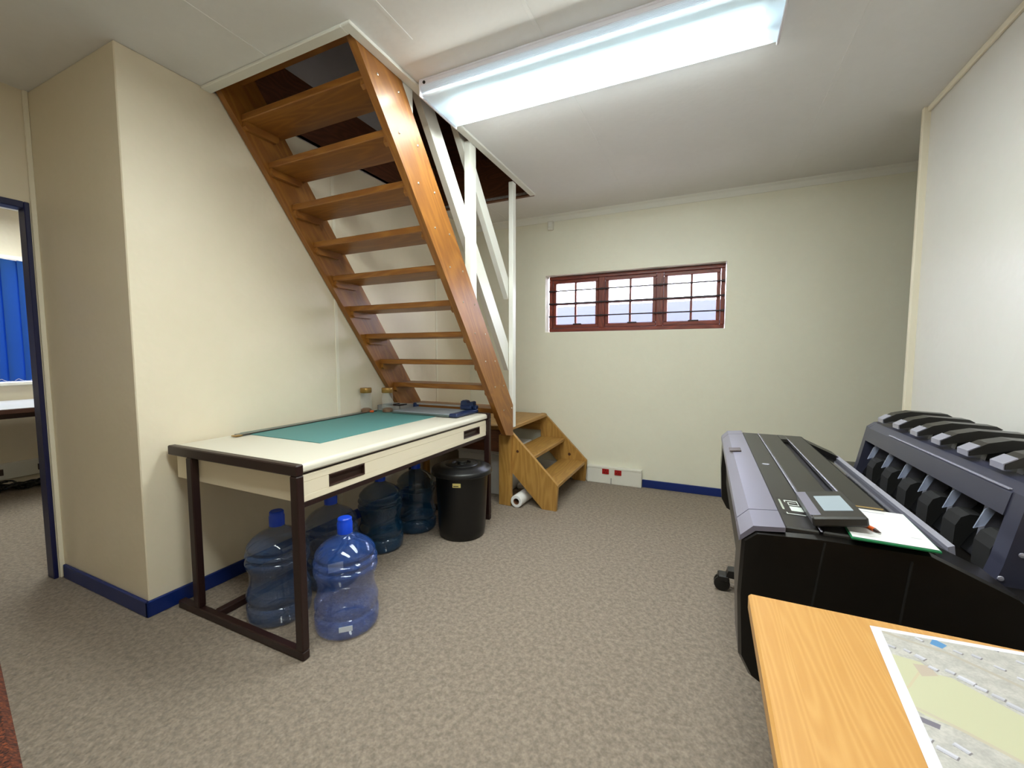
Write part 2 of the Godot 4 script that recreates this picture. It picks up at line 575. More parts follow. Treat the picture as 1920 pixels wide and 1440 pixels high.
func build_window() -> void:
	var w := structure_root("window_1", "mahogany framed window of three sashes with thin steel bars")
	var x0 := 0.835
	var x1 := 2.335
	var y0 := 1.372
	var y1 := 1.889
	var zb := -0.13
	var zf := -0.075
	for r in [[x0, x1, y0, y0 + 0.032], [x0, x1, y1 - 0.032, y1]]:
		part(w, "window_frame", one_box(Vector3(r[0], r[2], zb), Vector3(r[1], r[3], zf), 0.004), M.mahogany)
	var wd := (x1 - x0) / 3.0
	for i in 4:
		var hw := 0.016 if i == 0 or i == 3 else 0.028
		var cx := x0 + wd * i
		var a := maxf(cx - hw, x0)
		var b := minf(cx + hw, x1)
		if i == 0:
			b = x0 + 0.032
		if i == 3:
			a = x1 - 0.032
		part(w, "window_post", one_box(Vector3(a, y0 + 0.032, zb), Vector3(b, y1 - 0.032, zf), 0.004), M.mahogany_y)
	for i in 3:
		var a := x0 + wd * i + (0.032 if i == 0 else 0.028) + 0.002
		var b := x0 + wd * (i + 1) - (0.032 if i == 2 else 0.028) - 0.002
		var c := y0 + 0.034
		var e := y1 - 0.034
		var sash := part(w, "sash", one_box(Vector3(a, c, zb + 0.005), Vector3(b, c + 0.034, zf - 0.008), 0.004), M.mahogany)
		part(sash, "top_rail", one_box(Vector3(a, e - 0.03, zb + 0.005), Vector3(b, e, zf - 0.008), 0.004), M.mahogany)
		part(sash, "stile", one_box(Vector3(a, c + 0.034, zb + 0.005), Vector3(a + 0.03, e - 0.03, zf - 0.008), 0.004), M.mahogany_y)
		part(sash, "stile", one_box(Vector3(b - 0.03, c + 0.034, zb + 0.005), Vector3(b, e - 0.03, zf - 0.008), 0.004), M.mahogany_y)
		var mx := (a + b) * 0.5
		var my := (c + e) * 0.5 + 0.002
		part(sash, "glazing_bar", one_box(Vector3(mx - 0.009, c + 0.034, zb + 0.01), Vector3(mx + 0.009, e - 0.03, zf - 0.012), 0.003), M.mahogany_y)
		part(sash, "glazing_bar", one_box(Vector3(a + 0.03, my - 0.009, zb + 0.011), Vector3(b - 0.03, my + 0.009, zf - 0.013), 0.003), M.mahogany)
		for col in 2:
			for row in 2:
				var px0 := (a + 0.03) if col == 0 else mx + 0.009
				var px1 := (mx - 0.009) if col == 0 else b - 0.03
				var py0 := (c + 0.034) if row == 0 else my + 0.009
				var py1 := (my - 0.009) if row == 0 else e - 0.03
				var st := mb()
				quad(st, Vector3(px0, py0, -0.108), Vector3(px1, py0, -0.108), Vector3(px1, py1, -0.108), Vector3(px0, py1, -0.108), Vector3(0, 0, 1))
				part(sash, "pane", st, M.pane_pebbled if row == 0 else M.pane_clear, "pebbled obscure glass pane" if row == 0 else "")
		# stay on the bottom rail
		var stay := mb()
		box(stay, Vector3(mx - 0.02, c + 0.03, zf - 0.012), Vector3(mx + 0.06, c + 0.042, zf - 0.002), 0.003, Transform3D.IDENTITY)
		part(sash, "window_stay", stay, M.bar_steel)
	for y in [1.515, 1.635, 1.752]:
		var st := mb()
		rod(st, Vector3(x0 + 0.005, y, -0.062), Vector3(x1 - 0.005, y, -0.062), 0.006 if y != 1.635 else 0.007, 10)
		for i in 4:
			var cx: float = clampf(x0 + wd * i, x0 + 0.014, x1 - 0.014)
			box(st, Vector3(cx - 0.012, y - 0.008, -0.075), Vector3(cx + 0.012, y + 0.008, -0.057), 0.002)
		part(w, "security_bar", st, M.bar_steel)
	# outdoors: yard, white boundary wall, grey roof behind it
	org = Vector3(1.5, -0.35, -3.0)
	single("yard_ground", one_box(Vector3(-14, -0.55, -30), Vector3(14, -0.35, -0.17), 0.0), M.ground, "pale concrete yard outside the window", "ground")
	var t := thing("outbuilding", "low white outbuilding with grey roof seen through the pebbled lower panes", "building", Vector3(1.5, -0.35, -3.6))
	part(t, "building_wall", one_box(Vector3(-4.2, -0.35, -6.0), Vector3(4.6, 1.66, -3.6), 0.01), M.outside_wall)
	var st := mb()
	extr_zy(st, [Vector2(-3.35, 1.62), Vector2(-3.35, 1.68), Vector2(-4.8, 2.15), Vector2(-6.2, 1.68), Vector2(-6.2, 1.62)], -3.9, 4.3)
	part(t, "building_roof", st, M.outside_roof)

func build_next_room() -> void:
	org = Vector3.ZERO
	var st := mb()
	box(st, Vector3(-3.5, 0, 0.6), Vector3(-3.4, 0.915, 5.6), 0.0)
	box(st, Vector3(-3.5, 1.99, 0.6), Vector3(-3.4, H, 5.6), 0.0)
	box(st, Vector3(-3.5, 0.915, 0.6), Vector3(-3.4, 1.99, 1.2), 0.0)
	box(st, Vector3(-3.5, 0.915, 3.6), Vector3(-3.4, 1.99, 5.6), 0.0)
	structure("wall_next_room", st, M.cream_paint, "cream window wall of the room beyond the doorway")
	structure("wall_next_room_end", one_box(Vector3(-3.5, 0, 0.5), Vector3(-0.92, H, 0.6), 0.0), M.cream_paint, "cream end wall of the room beyond the doorway")
	structure("wall_next_room_front", one_box(Vector3(-3.5, 0, 5.5), Vector3(-0.92, H, 5.6), 0.0), M.cream_paint, "cream front wall of the room beyond the doorway")
	structure("ceiling_next_room", one_box(Vector3(-3.5, H, 0.5), Vector3(-0.92, H + 0.1, 5.6), 0.0), M.ceiling_paint, "white ceiling of the room beyond the doorway")
	var w := structure_root("window_2", "white framed window behind blue vertical blinds")
	for r in [[0.915, 0.95, 1.2, 3.6], [1.955, 1.99, 1.2, 3.6], [0.95, 1.955, 1.2, 1.24], [0.95, 1.955, 3.56, 3.6], [0.95, 1.955, 2.38, 2.42]]:
		part(w, "window_frame", one_box(Vector3(-3.47, r[0], r[2]), Vector3(-3.43, r[1], r[3]), 0.004), M.white_paint)
	for r in [[1.24, 2.38], [2.42, 3.56]]:
		st = mb()
		quad(st, Vector3(-3.45, 0.95, r[0]), Vector3(-3.45, 0.95, r[1]), Vector3(-3.45, 1.955, r[1]), Vector3(-3.45, 1.955, r[0]), Vector3(1, 0, 0))
		part(w, "pane", st, M.pane_clear)
	part(w, "window_sill", one_box(Vector3(-3.42, 0.885, 1.15), Vector3(-3.33, 0.915, 3.65), 0.005), M.sill_white)
	# vertical blind
	var b := thing("vertical_blind", "blue vertical slat blind hanging in the window beyond the doorway", "blind", Vector3(-3.33, 0.92, 2.4))
	part(b, "head_rail", one_box(Vector3(-3.36, 1.985, 1.15), Vector3(-3.31, 2.02, 3.65), 0.004), M.white_paint)
	var slat := one_box(b.position + Vector3(-0.001, 0.005, -0.058), b.position + Vector3(0.001, 1.062, 0.058), 0.0).commit()
	var i := 0
	var z := 1.22
	while z < 3.6:
		var o := part_mesh(b, "slat", slat, M.blind_blue, "", Vector3(0, 0, z - 2.4))
		o.rotation.y = 0.28 if i % 2 == 0 else 0.22
		st = mb()
		var loop := []
		for k in 7:
			var f := k / 6.0
			loop.append(b.position + Vector3(0.006, 0.012 - 0.024 * sin(PI * f) + 0.012, (z - 2.4) + f * 0.1))
		wire(st, loop, 0.002, 6)
		part(b, "chain", st, M.chain_white)
		z += 0.1
		i += 1
	# desk under that window
	var t := thing("office_desk", "white topped desk with brown edge beyond the doorway", "desk", Vector3(-2.85, 0, 2.6))
	part(t, "desk_top", one_box(Vector3(-3.32, 0.735, 1.3), Vector3(-2.45, 0.757, 3.5), 0.003), M.desk_white)
	part(t, "edge_band", one_box(Vector3(-2.45, 0.72, 1.3), Vector3(-2.435, 0.757, 3.5), 0.003), M.desk_brown)
	for zz in [1.95, 3.44]:
		part(t, "leg_panel", one_box(Vector3(-3.25, 0, zz), Vector3(-2.5, 0.735, zz + 0.03), 0.003), M.desk_brown)
	part(t, "desk_frame", one_box(Vector3(-3.3, 0.60, 1.4), Vector3(-3.27, 0.735, 3.44), 0.002), M.desk_brown)
	var k := thing("cable_trunking", "cream cable trunking with dark sockets under the desk beyond the doorway", "trunking", Vector3(-3.4, 0.06, 2.6))
	part(k, "trunking_body", one_box(Vector3(-3.4, 0.06, 0.8), Vector3(-3.35, 0.2, 5.0), 0.004), M.pvc_white)
	for zz in [2.05, 2.35]:
		part(k, "socket", one_box(Vector3(-3.35, 0.10, zz), Vector3(-3.343, 0.155, zz + 0.09), 0.002), M.handle_brown)
	var c := thing("cable_heap", "tangle of black cables on the floor under the desk beyond the doorway", "cables", Vector3(-3.2, 0, 2.3))
	for n in 5:
		st = mb()
		var pts := []
		for q in 26:
			var a := q * 0.55 + n
			pts.append(Vector3(-3.17 + 0.11 * cos(a * 1.3 + n * 2), 0.012 + 0.02 * n * absf(sin(a * 0.7)) , 2.14 + 0.10 * n + 0.10 * sin(a)))
		wire(st, pts, 0.008, 6)
		part(c, "cable", st, M.chair_black)

func build_hatch() -> void:
	org = Vector3.ZERO
	var h := structure_root("trim_5", "white painted board trim round the stair hatch")
	part(h, "trim_board", one_box(Vector3(0.9, H - 0.014, 0.575), Vector3(0.946, H, 2.487), 0.003), M.white_paint)
	part(h, "trim_board", one_box(Vector3(0.0, H - 0.014, 2.44), Vector3(0.9, H, 2.487), 0.003), M.white_paint)
	var l := structure_root("trim_6", "dark brown timber lining of the stair hatch")
	part(l, "lining_board", one_box(Vector3(-0.03, H, 0.555), Vector3(0, 2.775, 2.47), 0.002), M.dark_timber)
	part(l, "lining_board", one_box(Vector3(0.9, H - 0.012, 0.585), Vector3(0.93, 2.775, 2.44), 0.002), M.dark_timber)
	part(l, "lining_board", one_box(Vector3(0, H - 0.012, 0.555), Vector3(0.93, 2.775, 0.585), 0.002), M.dark_timber_x)
	part(l, "lining_board", one_box(Vector3(0, H, 2.44), Vector3(0.93, 2.775, 2.47), 0.002), M.dark_timber_x)
	# the room upstairs
	structure("wall_upstairs_left", one_box(Vector3(-0.13, 2.775, -0.1), Vector3(-0.005, 4.6, 4.0), 0.0), M.upper_paint, "pale grey wall upstairs seen through the hatch")
	structure("wall_upstairs_panelling", one_box(Vector3(-0.005, 2.775, -0.1), Vector3(0.012, 4.6, 1.24), 0.002), M.dark_timber, "dark brown panelling on the wall upstairs")
	structure("wall_upstairs_back", one_box(Vector3(-0.1, 2.775, 0.45), Vector3(3.0, 4.6, 0.555), 0.0), M.dark_timber_x, "dark brown timber wall upstairs at the end of the hatch")
	structure("wall_upstairs_right", one_box(Vector3(3.0, 2.5, 0.45), Vector3(3.1, 4.6, 4.1), 0.0), M.upper_paint, "pale grey side wall upstairs")
	structure("wall_upstairs_front", one_box(Vector3(-0.1, 2.5, 4.0), Vector3(3.1, 4.6, 4.1), 0.0), M.upper_paint, "pale grey front wall upstairs")
	structure("ceiling_upstairs", one_box(Vector3(-0.13, 4.6, -0.1), Vector3(3.1, 4.7, 4.1), 0.0), M.ceiling_paint, "white ceiling upstairs")
	var f := structure_root("floor_upstairs", "brown boarded floor upstairs round the hatch")
	part(f, "floor_deck", one_box(Vector3(0.93, 2.755, 0.555), Vector3(3.0, 2.775, 4.0), 0.0), M.dark_timber)
	part(f, "floor_deck", one_box(Vector3(-0.005, 2.755, 2.47), Vector3(0.93, 2.775, 4.0), 0.0), M.dark_timber)

func build_light(shift: Vector3, label: String) -> void:
	var t := thing("ceiling_light", label, "light", Vector3(1.697, H, 1.93))
	var x0 := 0.965
	var x1 := 2.43
	var z0 := 1.775
	var z1 := 2.087
	part(t, "tray", one_box(Vector3(x0, H - 0.012, z0), Vector3(x1, H, z1), 0.003), M.lamp_metal)
	part(t, "side_rail", one_box(Vector3(x0, H - 0.03, z1 - 0.012), Vector3(x1, H - 0.012, z1), 0.003), M.lamp_metal)
	part(t, "side_rail", one_box(Vector3(x0, H - 0.03, z0), Vector3(x1, H - 0.012, z0 + 0.012), 0.003), M.lamp_metal)
	part(t, "end_plate", one_box(Vector3(x0, H - 0.078, z0 - 0.002), Vector3(x0 + 0.009, H - 0.012, z1 + 0.002), 0.003), M.lamp_metal)
	part(t, "end_plate", one_box(Vector3(x1 - 0.009, H - 0.078, z0 - 0.002), Vector3(x1, H - 0.012, z1 + 0.002), 0.003), M.lamp_metal)
	# diffuser sheet: flat bottom with a smooth face, ribbed sides
	var xa := x0 + 0.009
	var xb := x1 - 0.009
	var st := mb()
	quad(st, Vector3(xa, H - 0.068, z0 + 0.006), Vector3(xb, H - 0.068, z0 + 0.006), Vector3(xb, H - 0.068, z1 - 0.012), Vector3(xa, H - 0.068, z1 - 0.012), Vector3(0, -1, 0))
	var d := part(t, "diffuser", st, M.lamp_diffuser)
	for s in [[z1 - 0.012, z1 - 0.002, 1.0], [z0 + 0.006, z0 + 0.001, -1.0]]:
		st = mb()
		var n := 8
		for i in n:
			var f0 := float(i) / n
			var f1 := float(i + 1) / n
			var ya := lerpf(H - 0.068, H - 0.03, f0)
			var yb := lerpf(H - 0.068, H - 0.03, f1)
			var za := lerpf(s[0], s[1], f0)
			var zb := lerpf(s[0], s[1], f1)
			var zm: float = (za + zb) * 0.5 + s[2] * 0.0025
			var ym := (ya + yb) * 0.5
			quad(st, Vector3(xa, ya, za), Vector3(xb, ya, za), Vector3(xb, ym, zm), Vector3(xa, ym, zm), Vector3(0, -0.5, s[2]))
			quad(st, Vector3(xa, ym, zm), Vector3(xb, ym, zm), Vector3(xb, yb, zb), Vector3(xa, yb, zb), Vector3(0, 0.5, s[2]))
		part(d, "ribbed_side", st, M.lamp_prism)
	for e in [[1.872, M.lamp_tube], [1.995, M.tube_off]]:
		st = mb()
		rod(st, Vector3(1.03, H - 0.036, e[0]), Vector3(2.365, H - 0.036, e[0]), 0.013, 14)
		var tb := part(t, "tube", st, e[1])
		for xx in [0.985, 2.365]:
			part(tb, "tube_holder", one_box(Vector3(xx, H - 0.055, e[0] - 0.014), Vector3(xx + 0.045, H - 0.012, e[0] + 0.014), 0.003), M.lamp_metal)
	st = mb()
	rod(st, Vector3(x0 + 0.03, H - 0.02, z1), Vector3(x0 + 0.03, H - 0.02, z1 + 0.004), 0.007)
	part(t, "catch", st, M.chair_black)
	t.position += shift

# stringers lean along (z, y); grain follows the slope
func sloped_board(parent: Node, called: String, pts: Array, x0: float, x1: float, m: Material, slope: float) -> MeshInstance3D:
	var base: Vector2 = pts[0]
	var e1 := Vector2(cos(slope), sin(slope))
	var e2 := Vector2(-e1.y, e1.x)
	var loc := []
	for p in pts:
		var d: Vector2 = p - base
		loc.append(Vector2(d.dot(e1), d.dot(e2)))
	var keep := org
	org = Vector3.ZERO
	var st := mb()
	extr(st, loc, 0.0, x1 - x0)
	org = keep
	var o := part(parent, called, st, m)
	var lx := Vector3(0, e1.y, e1.x)
	var ly := Vector3(0, e2.y, e2.x)
	o.transform = Transform3D(Basis(lx, ly, lx.cross(ly)), Vector3(x1, base.y, base.x) - org)
	return o

func build_stairs() -> void:
	var t := thing("open_staircase", "steep open tread varnished timber staircase leaning up into the ceiling hatch", "staircase", Vector3(0.45, 0.54, 1.0))
	var sl := atan(1.33)
	var prof := [Vector2(0.9, 0.545), Vector2(1.022, 0.57), Vector2(2.432, 2.447), Vector2(2.432, 2.774), Vector2(2.398, 2.774), Vector2(0.9, 0.78)]
	var right := sloped_board(t, "stringer", prof, 0.862, 0.9, M.varnish_x, sl)
	sloped_board(t, "stringer", prof, 0.008, 0.046, M.varnish_x, sl)
	# round screw heads
	var keep := org
	org = Vector3.ZERO
	var sc := mb()
	lathe(sc, [Vector2(0.0062, 0), Vector2(0.0058, 0.002), Vector2(0.003, 0.0036), Vector2(0, 0.004)], Vector3.ZERO, 12, axis_basis(Vector3.RIGHT))
	var screw := sc.commit()
	org = keep
	for k in 11:
		var y := 0.77 + 0.1775 * k
		var zr := 1.10 + 0.1365 * k
		var zf := zr - 0.22
		if k == 10:
			zf = 2.31
			zr = 2.438
		part(t, "tread", one_box(Vector3(0.046, y - 0.034, zf), Vector3(0.862, y, zr), 0.004), M.varnish_x)
		if k == 10:
			continue
		for x in [0.046, 0.837]:
			var cl := mb()
			extr_zy(cl, [Vector2(zf + 0.03, y - 0.034), Vector2(zf + 0.03, y - 0.06), Vector2(zf + 0.045, y - 0.072), Vector2(zr - 0.02, y - 0.072), Vector2(zr - 0.005, y - 0.06), Vector2(zr - 0.005, y - 0.034)], x, x + 0.025)
			part(t, "cleat", cl, M.varnish_z)
		for z in [zr - 0.04, zr - 0.175]:
			var s := part_mesh(right, "screw", screw, M.screw_steel)
			var p := Vector3(0.9, y - 0.012, z) - org
			s.transform = right.transform.affine_inverse() * Transform3D(Basis.IDENTITY, p)

func build_steps() -> void:
	var t := thing("landing_steps", "low pine steps with two treads and a square landing by the back wall", "steps", Vector3(0.65, 0, 0.45))
	var side := [Vector2(0.80, 0.602), Vector2(0.835, 0.602), Vector2(1.248, 0.192), Vector2(1.238, 0.0), Vector2(1.129, 0.0), Vector2(0.80, 0.33)]
	var st := mb()
	extr(st, side, 0.842, 0.872)
	var near := part(t, "side_board", st, M.pine_y)
	st = mb()
	extr(st, side, 0.02, 0.05)
	var far := part(t, "side_board", st, M.pine_y)
	# knots in the pine
	for kn in [[far, 1.0, 0.335, 0.05, 1.0, 0.011], [far, 1.085, 0.235, 0.05, 1.0, 0.014], [near, 0.925, 0.42, 0.872, 1.0, 0.011]]:
		st = mb()
		lathe(st, [Vector2(kn[5], 0), Vector2(kn[5] * 0.8, 0.0006), Vector2(0, 0.0008)], Vector3(kn[1], kn[2], kn[3]), 12, axis_basis(Vector3(0, 0, kn[4])))
		part(kn[0], "knot", st, M.knot)
	part(t, "tread", one_box(Vector3(1.0, 0.157, 0.05), Vector3(1.236, 0.187, 0.842), 0.004), M.pine_z)
	part(t, "tread", one_box(Vector3(0.80, 0.353, 0.05), Vector3(1.04, 0.383, 0.842), 0.004), M.pine_z)
	part(t, "landing", one_box(Vector3(0.006, 0.572, 0.05), Vector3(0.862, 0.602, 0.872), 0.004), M.pine_z)
	part(t, "apron_board", one_box(Vector3(0.006, 0.40, 0.842), Vector3(0.78, 0.572, 0.872), 0.003), M.dark_timber_x)
	part(t, "apron_board", one_box(Vector3(0.006, 0.44, 0.02), Vector3(0.80, 0.572, 0.05), 0.003), M.pine_x)
	part(t, "post", one_box(Vector3(0.785, 0, 0.873), Vector3(0.885, 0.545, 0.913), 0.003), M.pine_y)
	part(t, "post", one_box(Vector3(0.02, 0, 0.80), Vector3(0.06, 0.572, 0.84), 0.003), M.pine_y)
	part(t, "post", one_box(Vector3(0.02, 0, 0.06), Vector3(0.06, 0.572, 0.10), 0.003), M.pine_y)

func build_railing() -> void:
	var t := thing("stair_railing", "white painted stair railing of three uprights and two sloping rails", "railing", Vector3(0.88, 0.54, 0.95))
	var st := mb()
	# uprights stand on the sloping top edge of the outer stringer
	for e in [[1.442, 1.515, 0.0], [2.05, 2.12, 0.0]]:
		st = mb()
		extr_zy(st, [Vector2(e[0], 0.782 + (e[0] - 0.9) * 1.331), Vector2(e[1], 0.782 + (e[1] - 0.9) * 1.331), Vector2(e[1], H - 0.002), Vector2(e[0], H - 0.002)], 0.862, 0.899)
		part(t, "upright", st, M.white_paint)
	part(t, "upright", one_box(Vector3(0.862, 0.605, 0.845), Vector3(0.899, H - 0.013, 0.8995), 0.004), M.white_paint)
	var sl := atan(1.33)
	sloped_board(t, "rail", [Vector2(0.9, 1.04), Vector2(0.9, 1.24), Vector2(2.017, 2.72), Vector2(2.144, 2.72)], 0.824, 0.861, M.white_paint, sl)
	sloped_board(t, "rail", [Vector2(0.9, 1.57), Vector2(0.9, 1.72), Vector2(1.681, 2.72), Vector2(1.785, 2.72)], 0.824, 0.861, M.white_paint, sl)

func build_desk() -> void:
	var t := thing("drawing_desk", "cream desk on a dark brown steel frame with two recessed drawer handles", "desk", Vector3(0.44, 0, 1.955))
	var z0 := 1.19
	var z1 := 2.72
	# top with a rounded front edge
	var st := mb()
	var pts := [Vector2(0.035, 0.716), Vector2(0.035, 0.75)]
	for i in 7:
		var a := PI * 0.5 - PI * 0.5 * i / 6.0
		pts.append(Vector2(0.832 + 0.018 * cos(a), 0.732 + 0.018 * sin(a)))
	pts.append(Vector2(0.85, 0.722))
	pts.append(Vector2(0.845, 0.716))
	extr(st, pts, z0 + 0.03, z1 - 0.03)
	part(t, "desk_top", st, M.laminate)
	part(t, "shadow_gap", one_box(Vector3(0.05, 0.705, z0 + 0.04), Vector3(0.832, 0.716, z1 - 0.04), 0.0), M.brown_steel)
	# drawer box under the top
	part(t, "drawer_box", one_box(Vector3(0.035, 0.60, z0 + 0.032), Vector3(0.822, 0.705, z1 - 0.032), 0.003), M.laminate_front)
	var cuts := [[1.312, 1.516], [2.36, 2.556]]
	var yl := 0.627
	var yh := 0.677
	st = mb()
	box(st, Vector3(0.822, 0.60, z0 + 0.032), Vector3(0.842, yl, z1 - 0.032), 0.002)
	box(st, Vector3(0.822, yh, z0 + 0.032), Vector3(0.842, 0.705, z1 - 0.032), 0.002)
	box(st, Vector3(0.822, yl, z0 + 0.032), Vector3(0.842, yh, cuts[0][0]), 0.0)
	box(st, Vector3(0.822, yl, cuts[0][1]), Vector3(0.842, yh, cuts[1][0]), 0.0)
	box(st, Vector3(0.822, yl, cuts[1][1]), Vector3(0.842, yh, z1 - 0.032), 0.0)
	var fr := part(t, "drawer_front", st, M.laminate_front)
	for c in cuts:
		st = mb()
		box(st, Vector3(0.8215, yl, c[0]), Vector3(0.826, yh, c[1]), 0.0)
		box(st, Vector3(0.823, yl, c[0]), Vector3(0.8435, yl + 0.005, c[1]), 0.001)
		box(st, Vector3(0.823, yh - 0.005, c[0]), Vector3(0.8435, yh, c[1]), 0.001)
		box(st, Vector3(0.823, yl, c[0]), Vector3(0.8435, yh, c[0] + 0.005), 0.001)
		box(st, Vector3(0.823, yl, c[1] - 0.005), Vector3(0.8435, yh, c[1]), 0.001)
		extr(st, [Vector2(0.826, yh - 0.024), Vector2(0.842, yh - 0.006), Vector2(0.842, yh - 0.004), Vector2(0.826, yh - 0.004)], c[0], c[1])
		part(fr, "recessed_handle", st, M.handle_brown)
	part(t, "front_rail", one_box(Vector3(0.80, 0.578, z0 + 0.03), Vector3(0.84, 0.60, z1 - 0.03), 0.003), M.brown_steel)
	for z in [z0, z1 - 0.032]:
		var za: float = z
		var zb: float = z + 0.032
		part(t, "top_bar", one_box(Vector3(0.03, 0.712, za), Vector3(0.865, 0.754, zb), 0.004), M.brown_steel)
		part(t, "front_leg", one_box(Vector3(0.825, 0.036, za), Vector3(0.865, 0.712, zb), 0.004), M.brown_steel)
		part(t, "rear_leg", one_box(Vector3(0.165, 0.036, za), Vector3(0.205, 0.712, zb), 0.004), M.brown_steel)
		part(t, "foot_bar", one_box(Vector3(0.045, 0, za), Vector3(0.865, 0.036, zb), 0.004), M.brown_steel)
	part(t, "cross_bar", one_box(Vector3(0.265, 0.0, z0 + 0.032), Vector3(0.30, 0.034, z1 - 0.032), 0.004), M.brown_steel)

func build_desk_items() -> void:
	org = Vector3(0.31, 0.75, 1.89)
	var st := mb()
	box(st, Vector3(0.02, 0.7501, 1.392), Vector3(0.604, 0.7535, 2.39), 0.001)
	single("cutting_mat", st, M.mat_green, "large green cutting mat lying on the cream desk", "cutting mat")
	var r := thing("steel_ruler", "long steel straightedge with pale tip lying on the green cutting mat", "ruler", Vector3(0.06, 0.7535, 1.95))
	var xf := Transform3D(Basis(Vector3.UP, 0.035), Vector3(0.062, 0, 1.95))
	st = mb()
	box(st, Vector3(-0.032, 0.7537, -0.50), Vector3(0.032, 0.7567, 0.485), 0.0008, xf)
	part(r, "blade", st, M.steel_rule)
	st = mb()
	box(st, Vector3(0.026, 0.7567, -0.50), Vector3(0.034, 0.7595, 0.485), 0.001, xf)
	part(r, "grip_edge", st, M.handle_brown)
	st = mb()
	box(st, Vector3(0.0, 0.7537, 0.485), Vector3(0.034, 0.7585, 0.522), 0.001, xf)
	part(r, "tip", st, M.jar_lid, "pale wooden tip")
	# jars
	var first: Node3D = null
	for e in [[0.046, 1.52, "tall glass jar with gold lid nearest the wall"], [0.178, 1.452, "tall glass jar with gold lid in front of the paper trimmer, coins inside"]]:
		var p := Vector3(e[0], 0.7538, e[1])
		if first == null:
			first = thing("glass_jar", e[2], "jar", p, "gold lidded jars on the desk")
			st = mb()
			lathe(st, [Vector2(0, 0.001), Vector2(0.034, 0.001), Vector2(0.038, 0.006), Vector2(0.038, 0.118), Vector2(0.034, 0.132), Vector2(0.034, 0.14)], p, 32)
			part(first, "jar_body", st, M.jar_glass)
			st = mb()
			lathe(st, [Vector2(0.0, 0.137), Vector2(0.037, 0.137), Vector2(0.039, 0.14), Vector2(0.039, 0.168), Vector2(0.036, 0.172), Vector2(0, 0.172)], p, 32)
			part(first, "jar_lid", st, M.jar_lid)
			st = mb()
			lathe(st, [Vector2(0, 0.003), Vector2(0.035, 0.003), Vector2(0.035, 0.022), Vector2(0.02, 0.03), Vector2(0, 0.026)], p, 20)
			part(first, "contents", st, M.coins)
		else:
			var c := first.duplicate()
			c.name = numbered("glass_jar")
			add_child(c)
			c.position = p
			c.set_meta("label", e[2])
	# orange ear plugs
	for e in [[0.062, 1.515, 0.3, "orange foam ear plug on the green mat, nearer the ruler"], [0.098, 1.522, 1.0, "orange foam ear plug on the green mat, nearer the jar"]]:
		org = Vector3(e[0], 0.7535, e[1])
		st = mb()
		lathe(st, [Vector2(0, -0.014), Vector2(0.004, -0.0135), Vector2(0.0065, -0.009), Vector2(0.008, 0.0), Vector2(0.0085, 0.012), Vector2(0, 0.013)], org + Vector3(0, 0.0086, 0), 14, axis_basis(Vector3(cos(e[2]), 0, -sin(e[2]))))
		single("ear_plug", st, M.orange_plastic, e[3], "ear plug", "ear plugs on the cutting mat")
	# stationery tray by the wall
	var tr := thing("stationery_tray", "low grey stationery tray by the wall holding dark and red pens", "tray", Vector3(0.13, 0.75, 1.30))
	var a := Vector3(0.028, 0.7505, 1.225)
	var b := Vector3(0.232, 0.79, 1.388)
	part(tr, "tray_base", one_box(a, Vector3(b.x, 0.754, b.z), 0.001), M.tray_grey)
	for w in [[a, Vector3(b.x, b.y, a.z + 0.005)], [Vector3(a.x, a.y, b.z - 0.005), b], [a, Vector3(a.x + 0.005, b.y, b.z)], [Vector3(b.x - 0.005, a.y, a.z), b]]:
		part(tr, "tray_wall", one_box(w[0], w[1], 0.001), M.tray_grey)
	var rng := RandomNumberGenerator.new()
	rng.seed = 4
	for i in 7:
		org = Vector3(0.06 + 0.022 * i, 0.76, 1.305)
		st = mb()
		var dy := 0.012 * (i % 3)
		var sx := rng.randf_range(-0.015, 0.015)
		var p0 := Vector3(0.055 + 0.024 * i + sx, 0.7625 + dy, 1.245)
		var p1 := Vector3(0.055 + 0.024 * i - sx, 0.7625 + dy, 1.372)
		rod(st, p0, p1, 0.005, 8)
		var d := (p1 - p0).normalized()
		lathe(st, [Vector2(0.005, 0), Vector2(0.0015, 0.012), Vector2(0, 0.012)], p1, 8, axis_basis(d))
		single("pen", st, M.pen_red if i in [1, 4] else M.pen_dark, ("red pen in the grey tray, " if i in [1, 4] else "dark pen in the grey tray, ") + ["first from the wall", "second from the wall", "third from the wall", "fourth from the wall", "fifth from the wall", "sixth from the wall", "seventh from the wall"][i], "pen", "pens in the stationery tray")
	# rotary trimmer
	var t := thing("paper_trimmer", "grey rotary paper trimmer with navy blue cutting head and end blocks", "paper trimmer", Vector3(0.5, 0.75, 1.35))
	part(t, "baseboard", one_box(Vector3(0.25, 0.7545, 1.225), Vector3(0.715, 0.772, 1.48), 0.004), M.cutter_grey)
	part(t, "front_rule", one_box(Vector3(0.25, 0.7545, 1.48), Vector3(0.715, 0.768, 1.492), 0.002), M.steel_rule)
	part(t, "end_block", one_box(Vector3(0.715, 0.7545, 1.205), Vector3(0.775, 0.778, 1.49), 0.008), M.cutter_blue)
	part(t, "end_block", one_box(Vector3(0.235, 0.7545, 1.205), Vector3(0.265, 0.80, 1.245), 0.006), M.cutter_blue)
	part(t, "guide_rail", one_box(Vector3(0.25, 0.788, 1.215), Vector3(0.76, 0.80, 1.235), 0.003), M.tray_grey)
	part(t, "end_block", one_box(Vector3(0.745, 0.778, 1.205), Vector3(0.775, 0.806, 1.245), 0.006), M.cutter_blue)
	st = mb()
	box(st, Vector3(0.655, 0.776, 1.20), Vector3(0.745, 0.806, 1.262), 0.008)
